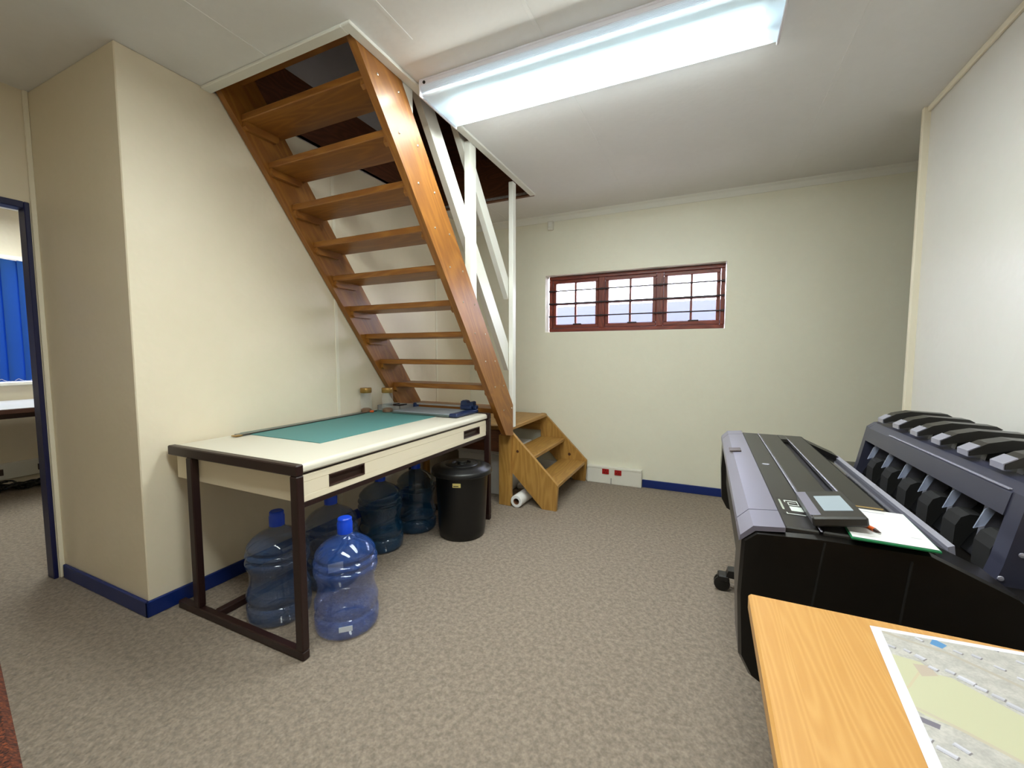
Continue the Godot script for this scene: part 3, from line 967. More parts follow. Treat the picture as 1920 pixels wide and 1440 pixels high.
	extr(st, [Vector2(0.655, 0.80), Vector2(0.66, 0.832), Vector2(0.675, 0.84), Vector2(0.70, 0.837), Vector2(0.715, 0.822), Vector2(0.73, 0.822), Vector2(0.742, 0.834), Vector2(0.755, 0.83), Vector2(0.758, 0.80)], 1.208, 1.252)
	part(t, "cutting_head", st, M.cutter_blue)

func make_bottle(label: String, p: Vector3, m: Material, cap: Material) -> Node3D:
	var t := thing("water_bottle", label, "water bottle", p, "water dispenser bottles under the desk")
	var st := mb()
	var prof := [Vector2(0.0, 0.026), Vector2(0.08, 0.022), Vector2(0.098, 0.004), Vector2(0.118, 0.003), Vector2(0.127, 0.012), Vector2(0.130, 0.028), Vector2(0.130, 0.066), Vector2(0.126, 0.074), Vector2(0.1195, 0.080), Vector2(0.1195, 0.088), Vector2(0.126, 0.094), Vector2(0.130, 0.103), Vector2(0.129, 0.128), Vector2(0.121, 0.148), Vector2(0.1145, 0.172), Vector2(0.1145, 0.196), Vector2(0.119, 0.224), Vector2(0.128, 0.244), Vector2(0.130, 0.258), Vector2(0.1295, 0.264), Vector2(0.126, 0.270), Vector2(0.1185, 0.275), Vector2(0.1185, 0.281), Vector2(0.126, 0.286), Vector2(0.1295, 0.292), Vector2(0.128, 0.298), Vector2(0.124, 0.303), Vector2(0.1165, 0.308), Vector2(0.1165, 0.313), Vector2(0.122, 0.319), Vector2(0.1225, 0.326), Vector2(0.116, 0.338), Vector2(0.098, 0.358), Vector2(0.074, 0.375), Vector2(0.048, 0.387), Vector2(0.034, 0.396), Vector2(0.029, 0.408), Vector2(0.0285, 0.43)]
	lathe(st, prof, p, 48)
	part(t, "bottle_body", st, m)
	st = mb()
	lathe(st, [Vector2(0.031, 0.405), Vector2(0.0315, 0.448), Vector2(0.029, 0.452), Vector2(0.029, 0.466), Vector2(0.025, 0.47), Vector2(0, 0.47)], p, 28)
	part(t, "cap", st, cap)
	return t

func build_floor_items() -> void:
	var b := make_bottle("clear blue empty water bottle standing out in front of the desk leg", Vector3(0.835, 0, 2.475), M.bottle_blue, M.cap_blue)
	# paper label and valve on the front bottle
	var st := mb()
	box(st, Vector3(-0.026, 0.0, -0.0006), Vector3(0.026, 0.022, 0.0006), 0.0, Transform3D(Basis(Vector3.UP, 0.76), Vector3(0.835 + 0.1312 * sin(0.76), 0.045, 2.475 + 0.1312 * cos(0.76))))
	part(b, "sticker", st, M.sticker_white)
	make_bottle("greyish blue water bottle right behind the front desk leg, inside the foot frame", Vector3(0.50, 0, 2.545), M.bottle_grey_blue, M.cap_blue)
	b = make_bottle("greyish water bottle with white label, behind the two front ones", Vector3(0.50, 0, 2.25), M.bottle_grey_blue, M.cap_blue)
	st = mb()
	box(st, Vector3(-0.034, 0.0, -0.0006), Vector3(0.034, 0.045, 0.0006), 0.0, Transform3D(Basis(Vector3.UP, 0.95), Vector3(0.50 + 0.1312 * sin(0.95), 0.105, 2.25 + 0.1312 * cos(0.95))))
	part(b, "sticker", st, M.sticker_white)
	make_bottle("murky teal water bottle in the middle of the row under the desk", Vector3(0.455, 0, 1.845), M.bottle_teal, M.cap_blue)
	make_bottle("dark teal water bottle just left of the black bin", Vector3(0.475, 0, 1.53), M.bottle_teal, M.cap_blue)
	# bin
	var p := Vector3(0.80, 0, 1.475)
	var t := thing("rubbish_bin", "round black plastic bin with domed lid beside the desk leg", "bin", p)
	st = mb()
	lathe(st, [Vector2(0, 0.0), Vector2(0.138, 0.0), Vector2(0.144, 0.006), Vector2(0.150, 0.05), Vector2(0.168, 0.40), Vector2(0.168, 0.43)], p, 56)
	part(t, "bin_body", st, M.black_plastic)
	st = mb()
	lathe(st, [Vector2(0.170, 0.405), Vector2(0.192, 0.405), Vector2(0.196, 0.41), Vector2(0.194, 0.43), Vector2(0.188, 0.438), Vector2(0.162, 0.444), Vector2(0.154, 0.452), Vector2(0.12, 0.462), Vector2(0.105, 0.458), Vector2(0.10, 0.462), Vector2(0.06, 0.466), Vector2(0.054, 0.456), Vector2(0.0, 0.454)], p, 56)
	var lid := part(t, "bin_lid", st, M.lid_plastic)
	st = mb()
	lathe(st, [Vector2(0.03, 0.454), Vector2(0.026, 0.466), Vector2(0.034, 0.472), Vector2(0.032, 0.478), Vector2(0, 0.480)], p, 28)
	part(lid, "lid_knob", st, M.lid_plastic)
	st = mb()
	var ang := 0.36
	box(st, Vector3(-0.025, 0.0, -0.0005), Vector3(0.025, 0.026, 0.0005), 0.0, Transform3D(Basis(Vector3.UP, ang) * Basis(Vector3.RIGHT, 0.051), p + Vector3(0.1672 * sin(ang), 0.352, 0.1672 * cos(ang))))
	var lab := part(t, "price_label", st, M.sticker_yellow)
	st = mb()
	box(st, Vector3(-0.02, 0.006, 0.0004), Vector3(0.012, 0.011, 0.0009), 0.0, Transform3D(Basis(Vector3.UP, ang) * Basis(Vector3.RIGHT, 0.051), p + Vector3(0.1672 * sin(ang), 0.352, 0.1672 * cos(ang))))
	part(lab, "print", st, M.ink)
	# paper roll under the steps
	var r := thing("paper_roll", "white paper roll with brown core lying under the low steps", "paper roll", Vector3(0.93, 0, 0.75))
	var a := Vector3(0.938, 0.048, 0.925)
	var d := Vector3(0.02, 0, -0.68)
	st = mb()
	var l := d.length()
	lathe(st, [Vector2(0.024, 0), Vector2(0.044, 0.0), Vector2(0.047, 0.003), Vector2(0.047, l), Vector2(0.024, l)], a, 32, axis_basis(d))
	part(r, "paper", st, M.paper)
	st = mb()
	lathe(st, [Vector2(0.020, l - 0.004), Vector2(0.020, 0.004), Vector2(0.0238, 0.001), Vector2(0.0238, l - 0.001)], a, 24, axis_basis(d))
	part(r, "core", st, M.card_tube)
	# boxes stored under the landing
	var c := thing("storage_box", "white box stored under the stair landing", "box", Vector3(0.5, 0, 0.4))
	part(c, "box_body", one_box(Vector3(0.30, 0, 0.16), Vector3(0.742, 0.335, 0.72), 0.006), M.bag_white)
	part(c, "box_lid", one_box(Vector3(0.292, 0.335, 0.152), Vector3(0.75, 0.365, 0.728), 0.006), M.bag_white)
	c = thing("paper_packet", "flat white packet lying on the floor under the low steps", "packet", Vector3(0.97, 0, 0.4))
	st = mb()
	box(st, Vector3(-0.055, 0.0, -0.16), Vector3(0.055, 0.05, 0.16), 0.012, Transform3D(Basis(Vector3.UP, 0.0), Vector3(0.815, 0.0, 0.36)))
	part(c, "packet", st, M.paper)

func build_printer() -> void:
	var z0 := 1.345
	var z1 := 2.672
	var t := thing("wide_format_plotter", "large black wide format plotter on castors along the right wall", "plotter", Vector3(2.72, 0, 2.0))
	# body between the end covers
	var st := mb()
	extr(st, [Vector2(2.345, 0.50), Vector2(2.325, 0.60), Vector2(2.31, 0.735), Vector2(2.34, 0.755), Vector2(2.63, 0.755), Vector2(2.665, 0.715), Vector2(2.80, 0.655), Vector2(3.12, 0.655), Vector2(3.12, 0.42), Vector2(2.42, 0.42)], z0 + 0.13, z1 - 0.13)
	part(t, "main_body", st, M.printer_black)
	var cover := [Vector2(2.325, 0.405), Vector2(2.302, 0.45), Vector2(2.295, 0.60), Vector2(2.300, 0.735), Vector2(2.325, 0.757), Vector2(2.44, 0.765), Vector2(2.63, 0.765), Vector2(2.76, 0.705), Vector2(2.80, 0.665), Vector2(3.14, 0.665), Vector2(3.14, 0.36), Vector2(3.08, 0.34), Vector2(2.40, 0.36)]
	for z in [[z0, z0 + 0.13], [z1 - 0.13, z1]]:
		st = mb()
		var inner: float = z[0] if z[0] > 2.0 else z[1]
		var outer: float = z[1] if z[0] > 2.0 else z[0]
		var dir := signf(outer - inner)
		extr(st, cover, minf(inner, outer - dir * 0.012), maxf(inner, outer - dir * 0.012))
		# chamfered outer edge
		var small := []
		for p in cover:
			small.append(Vector2(lerpf(p.x, 2.7, 0.016), lerpf(p.y, 0.56, 0.025)))
		var n := cover.size()
		for i in n:
			var a: Vector2 = cover[i]
			var b: Vector2 = cover[(i + 1) % n]
			var c: Vector2 = small[(i + 1) % n]
			var e: Vector2 = small[i]
			var ez := outer - dir * 0.012
			var m := (a + b) * 0.5 - Vector2(2.7, 0.56)
			quad(st, Vector3(a.x, a.y, ez), Vector3(b.x, b.y, ez), Vector3(c.x, c.y, outer), Vector3(e.x, e.y, outer), Vector3(m.x, m.y, dir * 0.3))
		extr(st, small, outer - dir * 0.004, outer)
		var ec := part(t, "end_cover", st, M.printer_black)
		if dir > 0:
			# seams of the near end cover
			for s in [[2.455, 0.755, 2.425, 0.50], [2.60, 0.745, 2.57, 0.42]]:
				st = mb()
				extr(st, [Vector2(s[0], s[1]), Vector2(s[0] + 0.004, s[1]), Vector2(s[2] + 0.004, s[3]), Vector2(s[2], s[3])], outer - 0.001, outer + 0.0006)
				part(ec, "seam", st, M.gap_black)
	# roll cover recessed on the front
	st = mb()
	extr(st, [Vector2(2.33, 0.49), Vector2(2.318, 0.53), Vector2(2.314, 0.66), Vector2(2.322, 0.70), Vector2(2.345, 0.70), Vector2(2.345, 0.49)], z0 + 0.135, z1 - 0.135)
	part(t, "roll_cover", st, M.printer_top)
	# silver front trim: long piece and corner pieces
	var tr := [Vector2(2.294, 0.728), Vector2(2.2965, 0.742), Vector2(2.322, 0.768), Vector2(2.385, 0.7745), Vector2(2.385, 0.764), Vector2(2.327, 0.757), Vector2(2.301, 0.733)]
	for z in [[z0 + 0.004, z0 + 0.10], [z0 + 0.103, z1 - 0.122], [z1 - 0.118, z1 - 0.004]]:
		st = mb()
		extr(st, tr, z[0], z[1])
		part(t, "front_trim", st, M.printer_silver)
	var b0 := z0 + 0.045
	st = mb()
	box(st, Vector3(2.318, 0.7695, 1.80), Vector3(2.36, 0.7745, 1.86), 0.001, Transform3D(Basis(Vector3(0, 0, 1), 0.1), Vector3(0.08, -0.23, 0)))
	part(t, "latch", st, M.handle_brown)
	# top panels with slots between
	for x in [[2.386, 2.452], [2.4575, 2.535], [2.562, 2.632]]:
		part(t, "top_panel", one_box(Vector3(x[0], 0.757, b0), Vector3(x[1], 0.772, z1 - 0.02), 0.003), M.printer_top)
	part(t, "top_panel", one_box(Vector3(2.535, 0.757, b0), Vector3(2.562, 0.772, 1.50), 0.001), M.printer_top)
	st = mb()
	extr(st, [Vector2(2.632, 0.772), Vector2(2.632, 0.757), Vector2(2.665, 0.72), Vector2(2.672, 0.732)], b0, z1 - 0.02)
	part(t, "top_ramp", st, M.printer_top)
	part(t, "slot_edge", one_box(Vector3(2.4525, 0.770, b0), Vector3(2.457, 0.7735, z1 - 0.02), 0.001), M.tip_silver)
	part(t, "slot_edge", one_box(Vector3(2.5605, 0.770, 1.50), Vector3(2.565, 0.7735, z1 - 0.14), 0.001), M.tip_silver)
	st = mb()
	lathe(st, [Vector2(0.012, 0), Vector2(0.012, 0.001), Vector2(0, 0.001)], Vector3(2.415, 0.772, 2.045), 20)
	part(t, "badge", st, M.tip_silver)
	# pictogram sticker
	var img := Image.create(96, 96, false, Image.FORMAT_RGB8)
	img.fill(Color(0.15, 0.145, 0.14))
	var wh := Color(0.78, 0.81, 0.79)
	img.fill_rect(Rect2i(6, 10, 8, 60), Color(0.6, 0.63, 0.58))
	for r in [[26, 12, 50, 4], [26, 12, 4, 14], [72, 12, 4, 30], [36, 38, 40, 4], [36, 24, 4, 16], [38, 24, 30, 3], [36, 48, 44, 26], [14, 84, 4, 8], [14, 90, 66, 3]]:
		img.fill_rect(Rect2i(r[0], r[1], r[2], r[3]), wh)
	var sm := StandardMaterial3D.new()
	sm.resource_name = "pictogram"
	sm.albedo_texture = tex(img)
	sm.roughness = 0.4
	part_sheet(t, "pictogram_sticker", Vector3(2.395, 0.7727, 2.435), Vector3(0.058, 0, 0), Vector3(0, 0, 0.13), sm)
	# control panel
	var cp := Transform3D(Basis(Vector3.UP, 0.0) * Basis(Vector3(0, 0, 1), 0.16), Vector3(2.452, 0.776, 2.565))
	st = mb()
	box(st, Vector3(-0.012, 0.006, -0.105), Vector3(0.088, 0.028, 0.088), 0.004, cp)
	var pan := part(t, "control_panel", st, M.printer_top)
	st = mb()
	box(st, Vector3(-0.0125, 0.0265, -0.098), Vector3(0.008, 0.0288, 0.072), 0.001, cp)
	part(pan, "panel_grip", st, M.printer_silver)
	st = mb()
	box(st, Vector3(0.019, 0.0275, -0.062), Vector3(0.073, 0.0287, 0.045), 0.0, cp)
	part(pan, "screen", st, M.screen, "glowing pale screen")
	st = mb()
	box(st, Vector3(-0.005, -0.003, -0.095), Vector3(0.048, 0.006, 0.06), 0.002, cp)
	part(pan, "panel_foot", st, M.black_plastic)
	# output tray
	st = mb()
	extr(st, [Vector2(2.672, 0.728), Vector2(2.668, 0.718), Vector2(2.755, 0.672), Vector2(2.765, 0.684)], z0 + 0.08, z1 - 0.08)
	part(t, "output_tray", st, M.tray_gloss)
	st = mb()
	extr(st, [Vector2(2.755, 0.672), Vector2(2.752, 0.70), Vector2(2.764, 0.706), Vector2(2.768, 0.672)], 1.44, 2.43)
	part(t, "tray_lip", st, M.tip_silver)
	# stacker
	var sz0 := 1.50
	var sz1 := 2.50
	st = mb()
	extr(st, [Vector2(2.83, 0.66), Vector2(2.85, 0.70), Vector2(2.93, 0.80), Vector2(3.10, 0.84), Vector2(3.14, 0.70), Vector2(3.14, 0.66)], sz0 + 0.02, sz1 - 0.02)
	var sk := part(t, "stacker", st, M.black_plastic)
	for z in [[sz0, sz0 + 0.035], [sz1 - 0.05, sz1]]:
		st = mb()
		extr(st, [Vector2(2.80, 0.645), Vector2(2.815, 0.70), Vector2(2.845, 0.855), Vector2(2.87, 0.875), Vector2(3.08, 0.90), Vector2(3.14, 0.86), Vector2(3.14, 0.645)], z[0], z[1])
		part(sk, "stacker_cheek", st, M.stacker_grey)
	st = mb()
	extr(st, [Vector2(2.831, 0.80), Vector2(2.8425, 0.852), Vector2(2.868, 0.8735), Vector2(2.90, 0.8765), Vector2(2.90, 0.86), Vector2(2.862, 0.845), Vector2(2.85, 0.80)], sz0 + 0.035, sz1 - 0.05)
	part(sk, "stacker_fascia", st, M.stacker_grey)
	st = mb()
	box(st, Vector3(2.842, 0.856, sz0 + 0.25), Vector3(2.849, 0.860, sz1 - 0.06), 0.001)
	part(sk, "fascia_strip", st, M.tip_silver)
	st = mb()
	extr(st, [Vector2(2.90, 0.8765), Vector2(3.08, 0.90), Vector2(3.08, 0.885), Vector2(2.90, 0.86)], sz0 + 0.035, sz1 - 0.05)
	part(sk, "stacker_top", st, M.printer_top)
	for i in 6:
		var z := sz0 + 0.10 + i * 0.15
		# fins inside the slot
		st = mb()
		extr(st, [Vector2(2.838, 0.70), Vector2(2.852, 0.80), Vector2(2.90, 0.815), Vector2(2.89, 0.72)], z - 0.011, z + 0.011)
		part(sk, "fin", st, M.fin_grey)
		st = mb()
		extr(st, [Vector2(2.815, 0.655), Vector2(2.818, 0.715), Vector2(2.828, 0.738), Vector2(2.845, 0.748), Vector2(2.87, 0.748), Vector2(2.88, 0.655)], z + 0.03, z + 0.095)
		part(sk, "paper_guide", st, M.guide_black)
		st = mb()
		extr(st, [Vector2(2.822, 0.735), Vector2(2.842, 0.745), Vector2(2.862, 0.79), Vector2(2.856, 0.80), Vector2(2.84, 0.785)], z + 0.012, z + 0.016)
		part(sk, "clear_flap", st, M.clear_plastic)
		# arms on top
		st = mb()
		var wdt := 0.026
		var arm := [Vector2(2.862, 0.888), Vector2(2.862, 0.901), Vector2(2.90, 0.926), Vector2(2.945, 0.938), Vector2(3.05, 0.934), Vector2(3.065, 0.925), Vector2(3.05, 0.915), Vector2(2.95, 0.912), Vector2(2.91, 0.90)]
		extr(st, arm, z - wdt, z + wdt)
		var ar := part(sk, "arm", st, M.printer_top)
		st = mb()
		extr(st, [Vector2(2.860, 0.887), Vector2(2.8595, 0.9025), Vector2(2.884, 0.9185), Vector2(2.8855, 0.9155), Vector2(2.863, 0.9), Vector2(2.864, 0.887)], z - wdt, z + wdt)
		part(ar, "arm_tip", st, M.tip_silver)
		st = mb()
		extr(st, [Vector2(2.90, 0.87), Vector2(2.91, 0.915), Vector2(3.03, 0.92), Vector2(3.05, 0.89)], z - 0.012, z + 0.012)
		part(ar, "arm_bracket", st, M.lid_plastic)
	for k in [[2.842, 0.73, sz1 + 0.001], [2.812, 0.672, sz1 + 0.001]]:
		st = mb()
		lathe(st, [Vector2(0.006, 0), Vector2(0.005, 0.002), Vector2(0, 0.003)], Vector3(k[0], k[1], k[2]), 12, axis_basis(Vector3(0, 0, 1)))
		part(sk, "bolt", st, M.tip_silver)
	# stand
	for z in [1.50, 2.46]:
		var leg := part(t, "leg", one_box(Vector3(2.62, 0.10, z - 0.03), Vector3(2.74, 0.42, z + 0.03), 0.008), M.black_plastic)
		st = mb()
		var fx := 2.33 if z < 2.0 else 2.50
		extr(st, [Vector2(fx, 0.075), Vector2(fx + 0.01, 0.11), Vector2(2.62, 0.125), Vector2(2.74, 0.125), Vector2(3.02, 0.11), Vector2(3.03, 0.075)], z - 0.028, z + 0.028)
		var ft := part(t, "foot", st, M.black_plastic)
		for x in [fx - 0.015, 3.03]:
			for dz in [-0.022, 0.008]:
				st = mb()
				lathe(st, [Vector2(0, 0), Vector2(0.03, 0), Vector2(0.036, 0.004), Vector2(0.036, 0.012), Vector2(0.03, 0.016), Vector2(0, 0.016)], Vector3(x, 0.036, z + dz - 0.001), 20, axis_basis(Vector3(0, 0, 1)))
				part(ft, "castor_wheel", st, M.lid_plastic)
			st = mb()
			box(st, Vector3(x - 0.02, 0.05, z - 0.03), Vector3(x + 0.03, 0.082, z + 0.03), 0.006)
			part(ft, "castor_fork", st, M.black_plastic)
	part(t, "stand_beam", one_box(Vector3(2.66, 0.14, 1.53), Vector3(2.70, 0.20, 2.43), 0.006), M.black_plastic)
	# clipboard, paper and pencil on top
	var cl := thing("clipboard", "green clipboard with white form and wire clip on the plotter", "clipboard", Vector3(2.575, 0.7735, 2.57))
	var cx := Transform3D(Basis(Vector3.UP, -0.06), Vector3(2.575, 0.7735, 2.575))
	st = mb()
	box(st, Vector3(-0.068, 0.0005, -0.108), Vector3(0.072, 0.0055, 0.108), 0.002, cx)
	part(cl, "board", st, M.board_green)
	var form := Image.create(140, 200, false, Image.FORMAT_RGB8)
	form.fill(Color(0.85, 0.85, 0.85))
	for i in 16:
		form.fill_rect(Rect2i(14, 46 + i * 9, 112 if i % 4 != 3 else 70, 1), Color(0.72, 0.72, 0.74))
	for i in 5:
		form.fill_rect(Rect2i(14 + i * 28, 40, 1, 140), Color(0.80, 0.80, 0.82))
	form.fill_rect(Rect2i(40, 16, 60, 5), Color(0.62, 0.62, 0.66))
	form.fill_rect(Rect2i(110, 150, 18, 4), Color(0.70, 0.70, 0.72))
	var fm := StandardMaterial3D.new()
	fm.resource_name = "printed_form"
	fm.albedo_texture = tex(form)
	fm.roughness = 0.75
	part_sheet(cl, "form", cx * Vector3(-0.066, 0.0066, -0.105), cx.basis * Vector3(0.135, 0, 0), cx.basis * Vector3(0, 0, 0.21), fm)
	st = mb()
	wire(st, [cx * Vector3(-0.03, 0.008, -0.11), cx * Vector3(-0.028, 0.014, -0.098), cx * Vector3(0.03, 0.014, -0.098), cx * Vector3(0.032, 0.008, -0.11)], 0.0016, 8)
	part(cl, "wire_clip", st, M.wire_brass)
	var pc := thing("pencil", "orange pencil lying on the clipboard under the plotter screen", "pencil", Vector3(2.54, 0.784, 2.60))
	var pa := Vector3(2.530, 0.7845, 2.575)
	var pb := Vector3(2.553, 0.7845, 2.628)
	st = mb()
	rod(st, pa, pb, 0.0042, 6)
	part(pc, "barrel", st, M.orange_plastic)
	st = mb()
	lathe(st, [Vector2(0.0042, 0), Vector2(0.0008, 0.016), Vector2(0, 0.016)], pb, 8, axis_basis(pb - pa))
	part(pc, "point", st, M.handle_brown)

# a printed sheet: a flat quad with its picture, corner p, edges u and v
func part_sheet(parent: Node, called: String, p: Vector3, u: Vector3, v: Vector3, m: Material) -> MeshInstance3D:
	var st := mb()
	var n := v.cross(u).normalized()
	for e in [[0, 0], [1, 0], [1, 1], [0, 0], [1, 1], [0, 1]]:
		st.set_normal(n)
		st.set_uv(Vector2(e[0], e[1]))
		st.add_vertex(p + u * e[0] + v * e[1] - org)
	return part(parent, called, st, m)

func fill_poly(img: Image, pts: Array, c: Color) -> void:
	var pv := PackedVector2Array(pts)
	var lo: Vector2 = pv[0]
	var hi: Vector2 = pv[0]
	for p in pv:
		lo = lo.min(p)
		hi = hi.max(p)
	for y in range(maxi(0, int(lo.y)), mini(img.get_height(), int(hi.y) + 1)):
		for x in range(maxi(0, int(lo.x)), mini(img.get_width(), int(hi.x) + 1)):
			if Geometry2D.is_point_in_polygon(Vector2(x + 0.5, y + 0.5), pv):
				img.set_pixel(x, y, c)

func build_side_desk() -> void:
	var t := thing("side_table", "oak veneered table in the foreground at the lower right", "table", Vector3(2.75, 0, 3.7))
	part(t, "table_top", one_box(Vector3(2.293, 0.705, 2.918), Vector3(3.20, 0.735, 4.45), 0.004), M.oak_z)
	for e in [[2.36, 2.97], [2.36, 4.36], [3.10, 2.97], [3.10, 4.36]]:
		part(t, "leg", one_box(Vector3(e[0], 0, e[1]), Vector3(e[0] + 0.045, 0.705, e[1] + 0.045), 0.004), M.chair_black)
	part(t, "apron", one_box(Vector3(2.405, 0.62, 2.98), Vector3(3.10, 0.705, 3.0), 0.003), M.oak_z)
	# aerial photograph print
	var o := Vector2(2.4585, 2.944)
	var ang := 0.095
	var eu := Vector2(cos(ang), -sin(ang))
	var ev := Vector2(sin(-ang), cos(ang))
	var sc := 2000.0
	var img := Image.create(840, 594, false, Image.FORMAT_RGB8)
	img.fill(Color(0.93, 0.94, 0.96))
	var n1 := noise(71, 0.02, 4, 512)
	var n2 := noise(72, 0.1, 3, 512)
	for y in range(18, 576):
		for x in range(26, 822):
			var v := n1.get_pixel(x % 512, y % 512).r * 0.6 + n2.get_pixel(x % 512, y % 512).r * 0.4
			img.set_pixel(x, y, Color(0.70, 0.69, 0.65).lerp(Color(0.80, 0.785, 0.74), clampf((v - 0.5) * 2.2 + 0.5, 0, 1)))
	var px := func(p: Vector2) -> Vector2: return Vector2((p - o).dot(eu), (p - o).dot(ev)) * sc
	var strip := func(pts: Array, w: float, c: Color) -> void:
		for i in pts.size() - 1:
			var a: Vector2 = px.call(pts[i])
			var b: Vector2 = px.call(pts[i + 1])
			var nn := (b - a).orthogonal().normalized() * w
			fill_poly(img, [a + nn, b + nn, b - nn, a - nn], c)
	var field := Color(0.79, 0.785, 0.64)
	fill_poly(img, [Vector2(2.475, 3.013), Vector2(2.51, 3.024), Vector2(2.525, 3.047), Vector2(2.54, 3.05), Vector2(2.566, 3.076), Vector2(2.66, 3.17), Vector2(2.62, 3.22), Vector2(2.531, 3.149), Vector2(2.497, 3.133), Vector2(2.463, 3.103), Vector2(2.471, 3.033)].map(px), field)
	strip.call([Vector2(2.472, 2.955), Vector2(2.501, 2.972), Vector2(2.548, 2.992), Vector2(2.59, 3.027), Vector2(2.72, 3.14)], 6.0, Color(0.73, 0.70, 0.63))
	strip.call([Vector2(2.456, 3.106), Vector2(2.494, 3.124), Vector2(2.531, 3.149), Vector2(2.63, 3.225)], 5.0, Color(0.78, 0.74, 0.64))
	strip.call([Vector2(2.507, 3.043), Vector2(2.488, 3.082), Vector2(2.47, 3.103)], 3.0, Color(0.80, 0.75, 0.62))
	fill_poly(img, [Vector2(2.50, 3.03), Vector2(2.518, 3.03), Vector2(2.525, 3.05), Vector2(2.506, 3.056)].map(px), Color(0.76, 0.70, 0.62))
	fill_poly(img, [Vector2(2.537, 2.957), Vector2(2.551, 2.972), Vector2(2.543, 2.982), Vector2(2.53, 2.973)].map(px), Color(0.36, 0.58, 0.76))
	strip.call([Vector2(2.457, 3.131), Vector2(2.477, 3.134), Vector2(2.507, 3.148)], 9.0, Color(0.48, 0.46, 0.50))
	var rng := RandomNumberGenerator.new()
	rng.seed = 9
	for hh in [[2.511, 3.012, 8], [2.522, 3.034, 7], [2.54, 3.036, 7], [2.554, 3.05, 8], [2.566, 3.063, 7], [2.478, 2.993, 6], [2.605, 2.962, 7], [2.466, 3.158, 9], [2.467, 3.174, 4], [2.486, 3.167, 9], [2.58, 3.075, 8], [2.593, 3.09, 8], [2.607, 3.105, 8], [2.621, 3.12, 8], [2.56, 2.985, 5], [2.58, 2.99, 6], [2.60, 3.01, 6], [2.62, 3.03, 6], [2.518, 2.965, 5], [2.498, 3.0, 5], [2.505, 3.185, 8], [2.52, 3.175, 7], [2.45, 3.19, 8], [2.475, 3.195, 8], [2.64, 2.97, 7], [2.66, 2.99, 7], [2.63, 2.99, 6]]:
		var c: Vector2 = px.call(Vector2(hh[0], hh[1]))
		var a := 0.62 + rng.randf_range(-0.15, 0.15)
		var d1: Vector2 = Vector2(cos(a), sin(a)) * hh[2] * rng.randf_range(1.4, 2.3)
		var d2: Vector2 = Vector2(-sin(a), cos(a)) * hh[2] * rng.randf_range(0.8, 1.1)
		fill_poly(img, [c - d1 - d2 + Vector2(2, 3), c + d1 - d2 + Vector2(2, 3), c + d1 + d2 + Vector2(2, 3), c - d1 + d2 + Vector2(2, 3)], Color(0.50, 0.48, 0.48))
		var g := rng.randf_range(0.76, 0.87)
		fill_poly(img, [c - d1 - d2, c + d1 - d2, c + d1 + d2, c - d1 + d2], Color(g, g, g + 0.02))
		fill_poly(img, [c - d1, c + d1, c + d1 + d2, c - d1 + d2], Color(g - 0.08, g - 0.08, g - 0.06))
	# white border stays clear
	img.fill_rect(Rect2i(0, 0, 840, 18), Color(0.93, 0.94, 0.96))
	img.fill_rect(Rect2i(0, 0, 26, 594), Color(0.93, 0.94, 0.96))
	var pm := StandardMaterial3D.new()
	pm.resource_name = "aerial_print"
	pm.albedo_texture = tex(img)
	pm.roughness = 0.5
	pm.albedo_color = Color(0.88, 0.88, 0.91)
	var q := thing("aerial_photo_print", "white bordered aerial photograph print lying on the oak table", "print", Vector3(2.66, 0.7352, 3.07))
	part_sheet(q, "print", Vector3(o.x, 0.7358, o.y), Vector3(eu.x, 0, eu.y) * 0.42, Vector3(ev.x, 0, ev.y) * 0.297, pm)

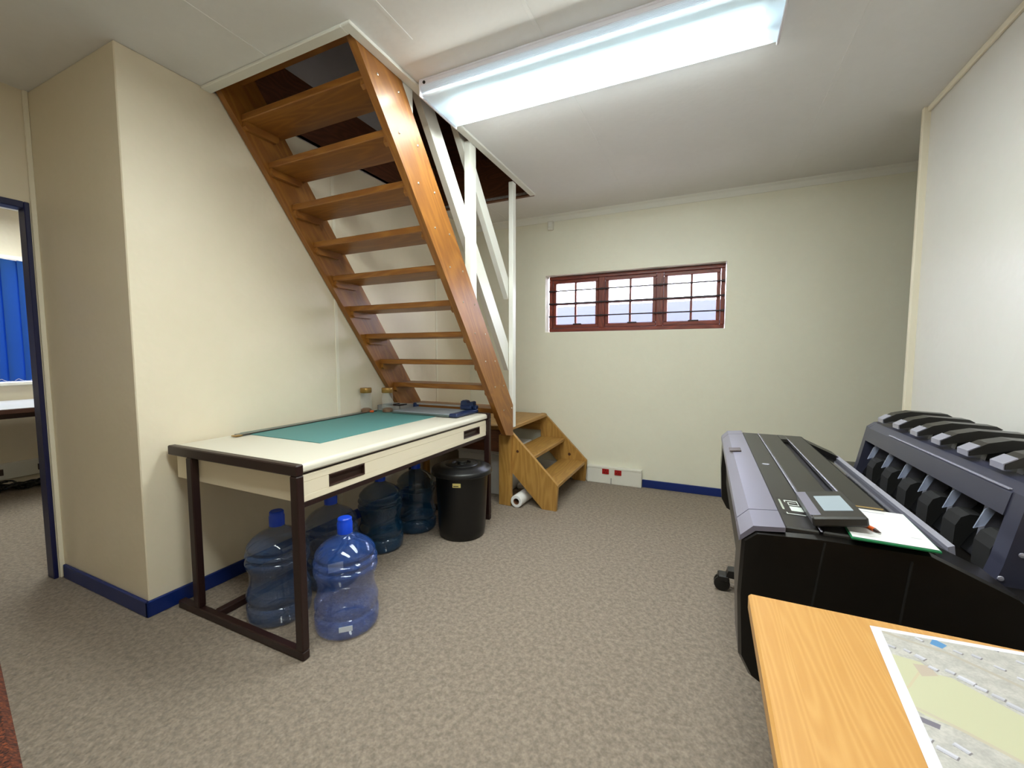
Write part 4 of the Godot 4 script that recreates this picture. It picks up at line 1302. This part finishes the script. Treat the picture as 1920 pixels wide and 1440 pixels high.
func build_chair() -> void:
	var p := Vector3(0.90, 0, 3.684)
	var t := thing("fabric_chair", "mottled burgundy fabric chair at the lower left edge", "chair", p)
	var xf := Transform3D(Basis(Vector3.UP, -0.195), p)
	var st := mb()
	box(st, Vector3(-0.25, 0.40, -0.235), Vector3(0.25, 0.452, 0.22), 0.018, xf)
	part(t, "seat", st, M.mottled_fabric)
	st = mb()
	box(st, Vector3(-0.22, 0.55, 0.20), Vector3(0.22, 0.82, 0.245), 0.018, xf)
	part(t, "backrest", st, M.mottled_fabric)
	for e in [[-0.2, -0.18], [0.2, -0.18], [-0.2, 0.19], [0.2, 0.19]]:
		st = mb()
		rod(st, xf * Vector3(e[0], 0, e[1]), xf * Vector3(e[0], 0.40 if e[1] < 0 else 0.56, e[1]), 0.011, 10)
		part(t, "leg", st, M.chair_black)

func build_wall_items() -> void:
	var t := thing("alarm_contact", "small white alarm box on the back wall just below the cornice", "alarm box", Vector3(0.875, 2.30, 0))
	part(t, "alarm_body", one_box(Vector3(0.848, 2.30, 0), Vector3(0.902, 2.378, 0.03), 0.005), M.pvc_white)
	part(t, "alarm_lens", one_box(Vector3(0.857, 2.325, 0.03), Vector3(0.893, 2.37, 0.036), 0.004), M.white_paint)
	var k := thing("socket_trunking", "white floor level trunking with two red sockets on the back wall", "trunking", Vector3(1.48, 0, 0))
	part(k, "trunking_body", one_box(Vector3(1.255, 0.0, 0), Vector3(1.733, 0.132, 0.045), 0.003), M.pvc_white)
	part(k, "trunking_lid", one_box(Vector3(1.252, 0.132, 0), Vector3(1.733, 0.152, 0.047), 0.003), M.pvc_white)
	part(k, "trunking_body", one_box(Vector3(0.2, 0.0, 0), Vector3(1.25, 0.15, 0.018), 0.003), M.pvc_white)
	for x in [1.392, 1.502]:
		var s := part(k, "socket", one_box(Vector3(x, 0.088, 0.045), Vector3(x + 0.06, 0.134, 0.051), 0.002), M.socket_red, "red power socket")
		var st := mb()
		for d in [[0.02, 0.016], [0.04, 0.016], [0.03, 0.032]]:
			rod(st, Vector3(x + d[0], 0.088 + d[1], 0.0505), Vector3(x + d[0], 0.088 + d[1], 0.0515), 0.004, 10)
		part(s, "pin_holes", st, M.gap_black)
	part(k, "cover_clip", one_box(Vector3(1.468, 0.0, 0.045), Vector3(1.476, 0.055, 0.05), 0.001), M.tray_grey)
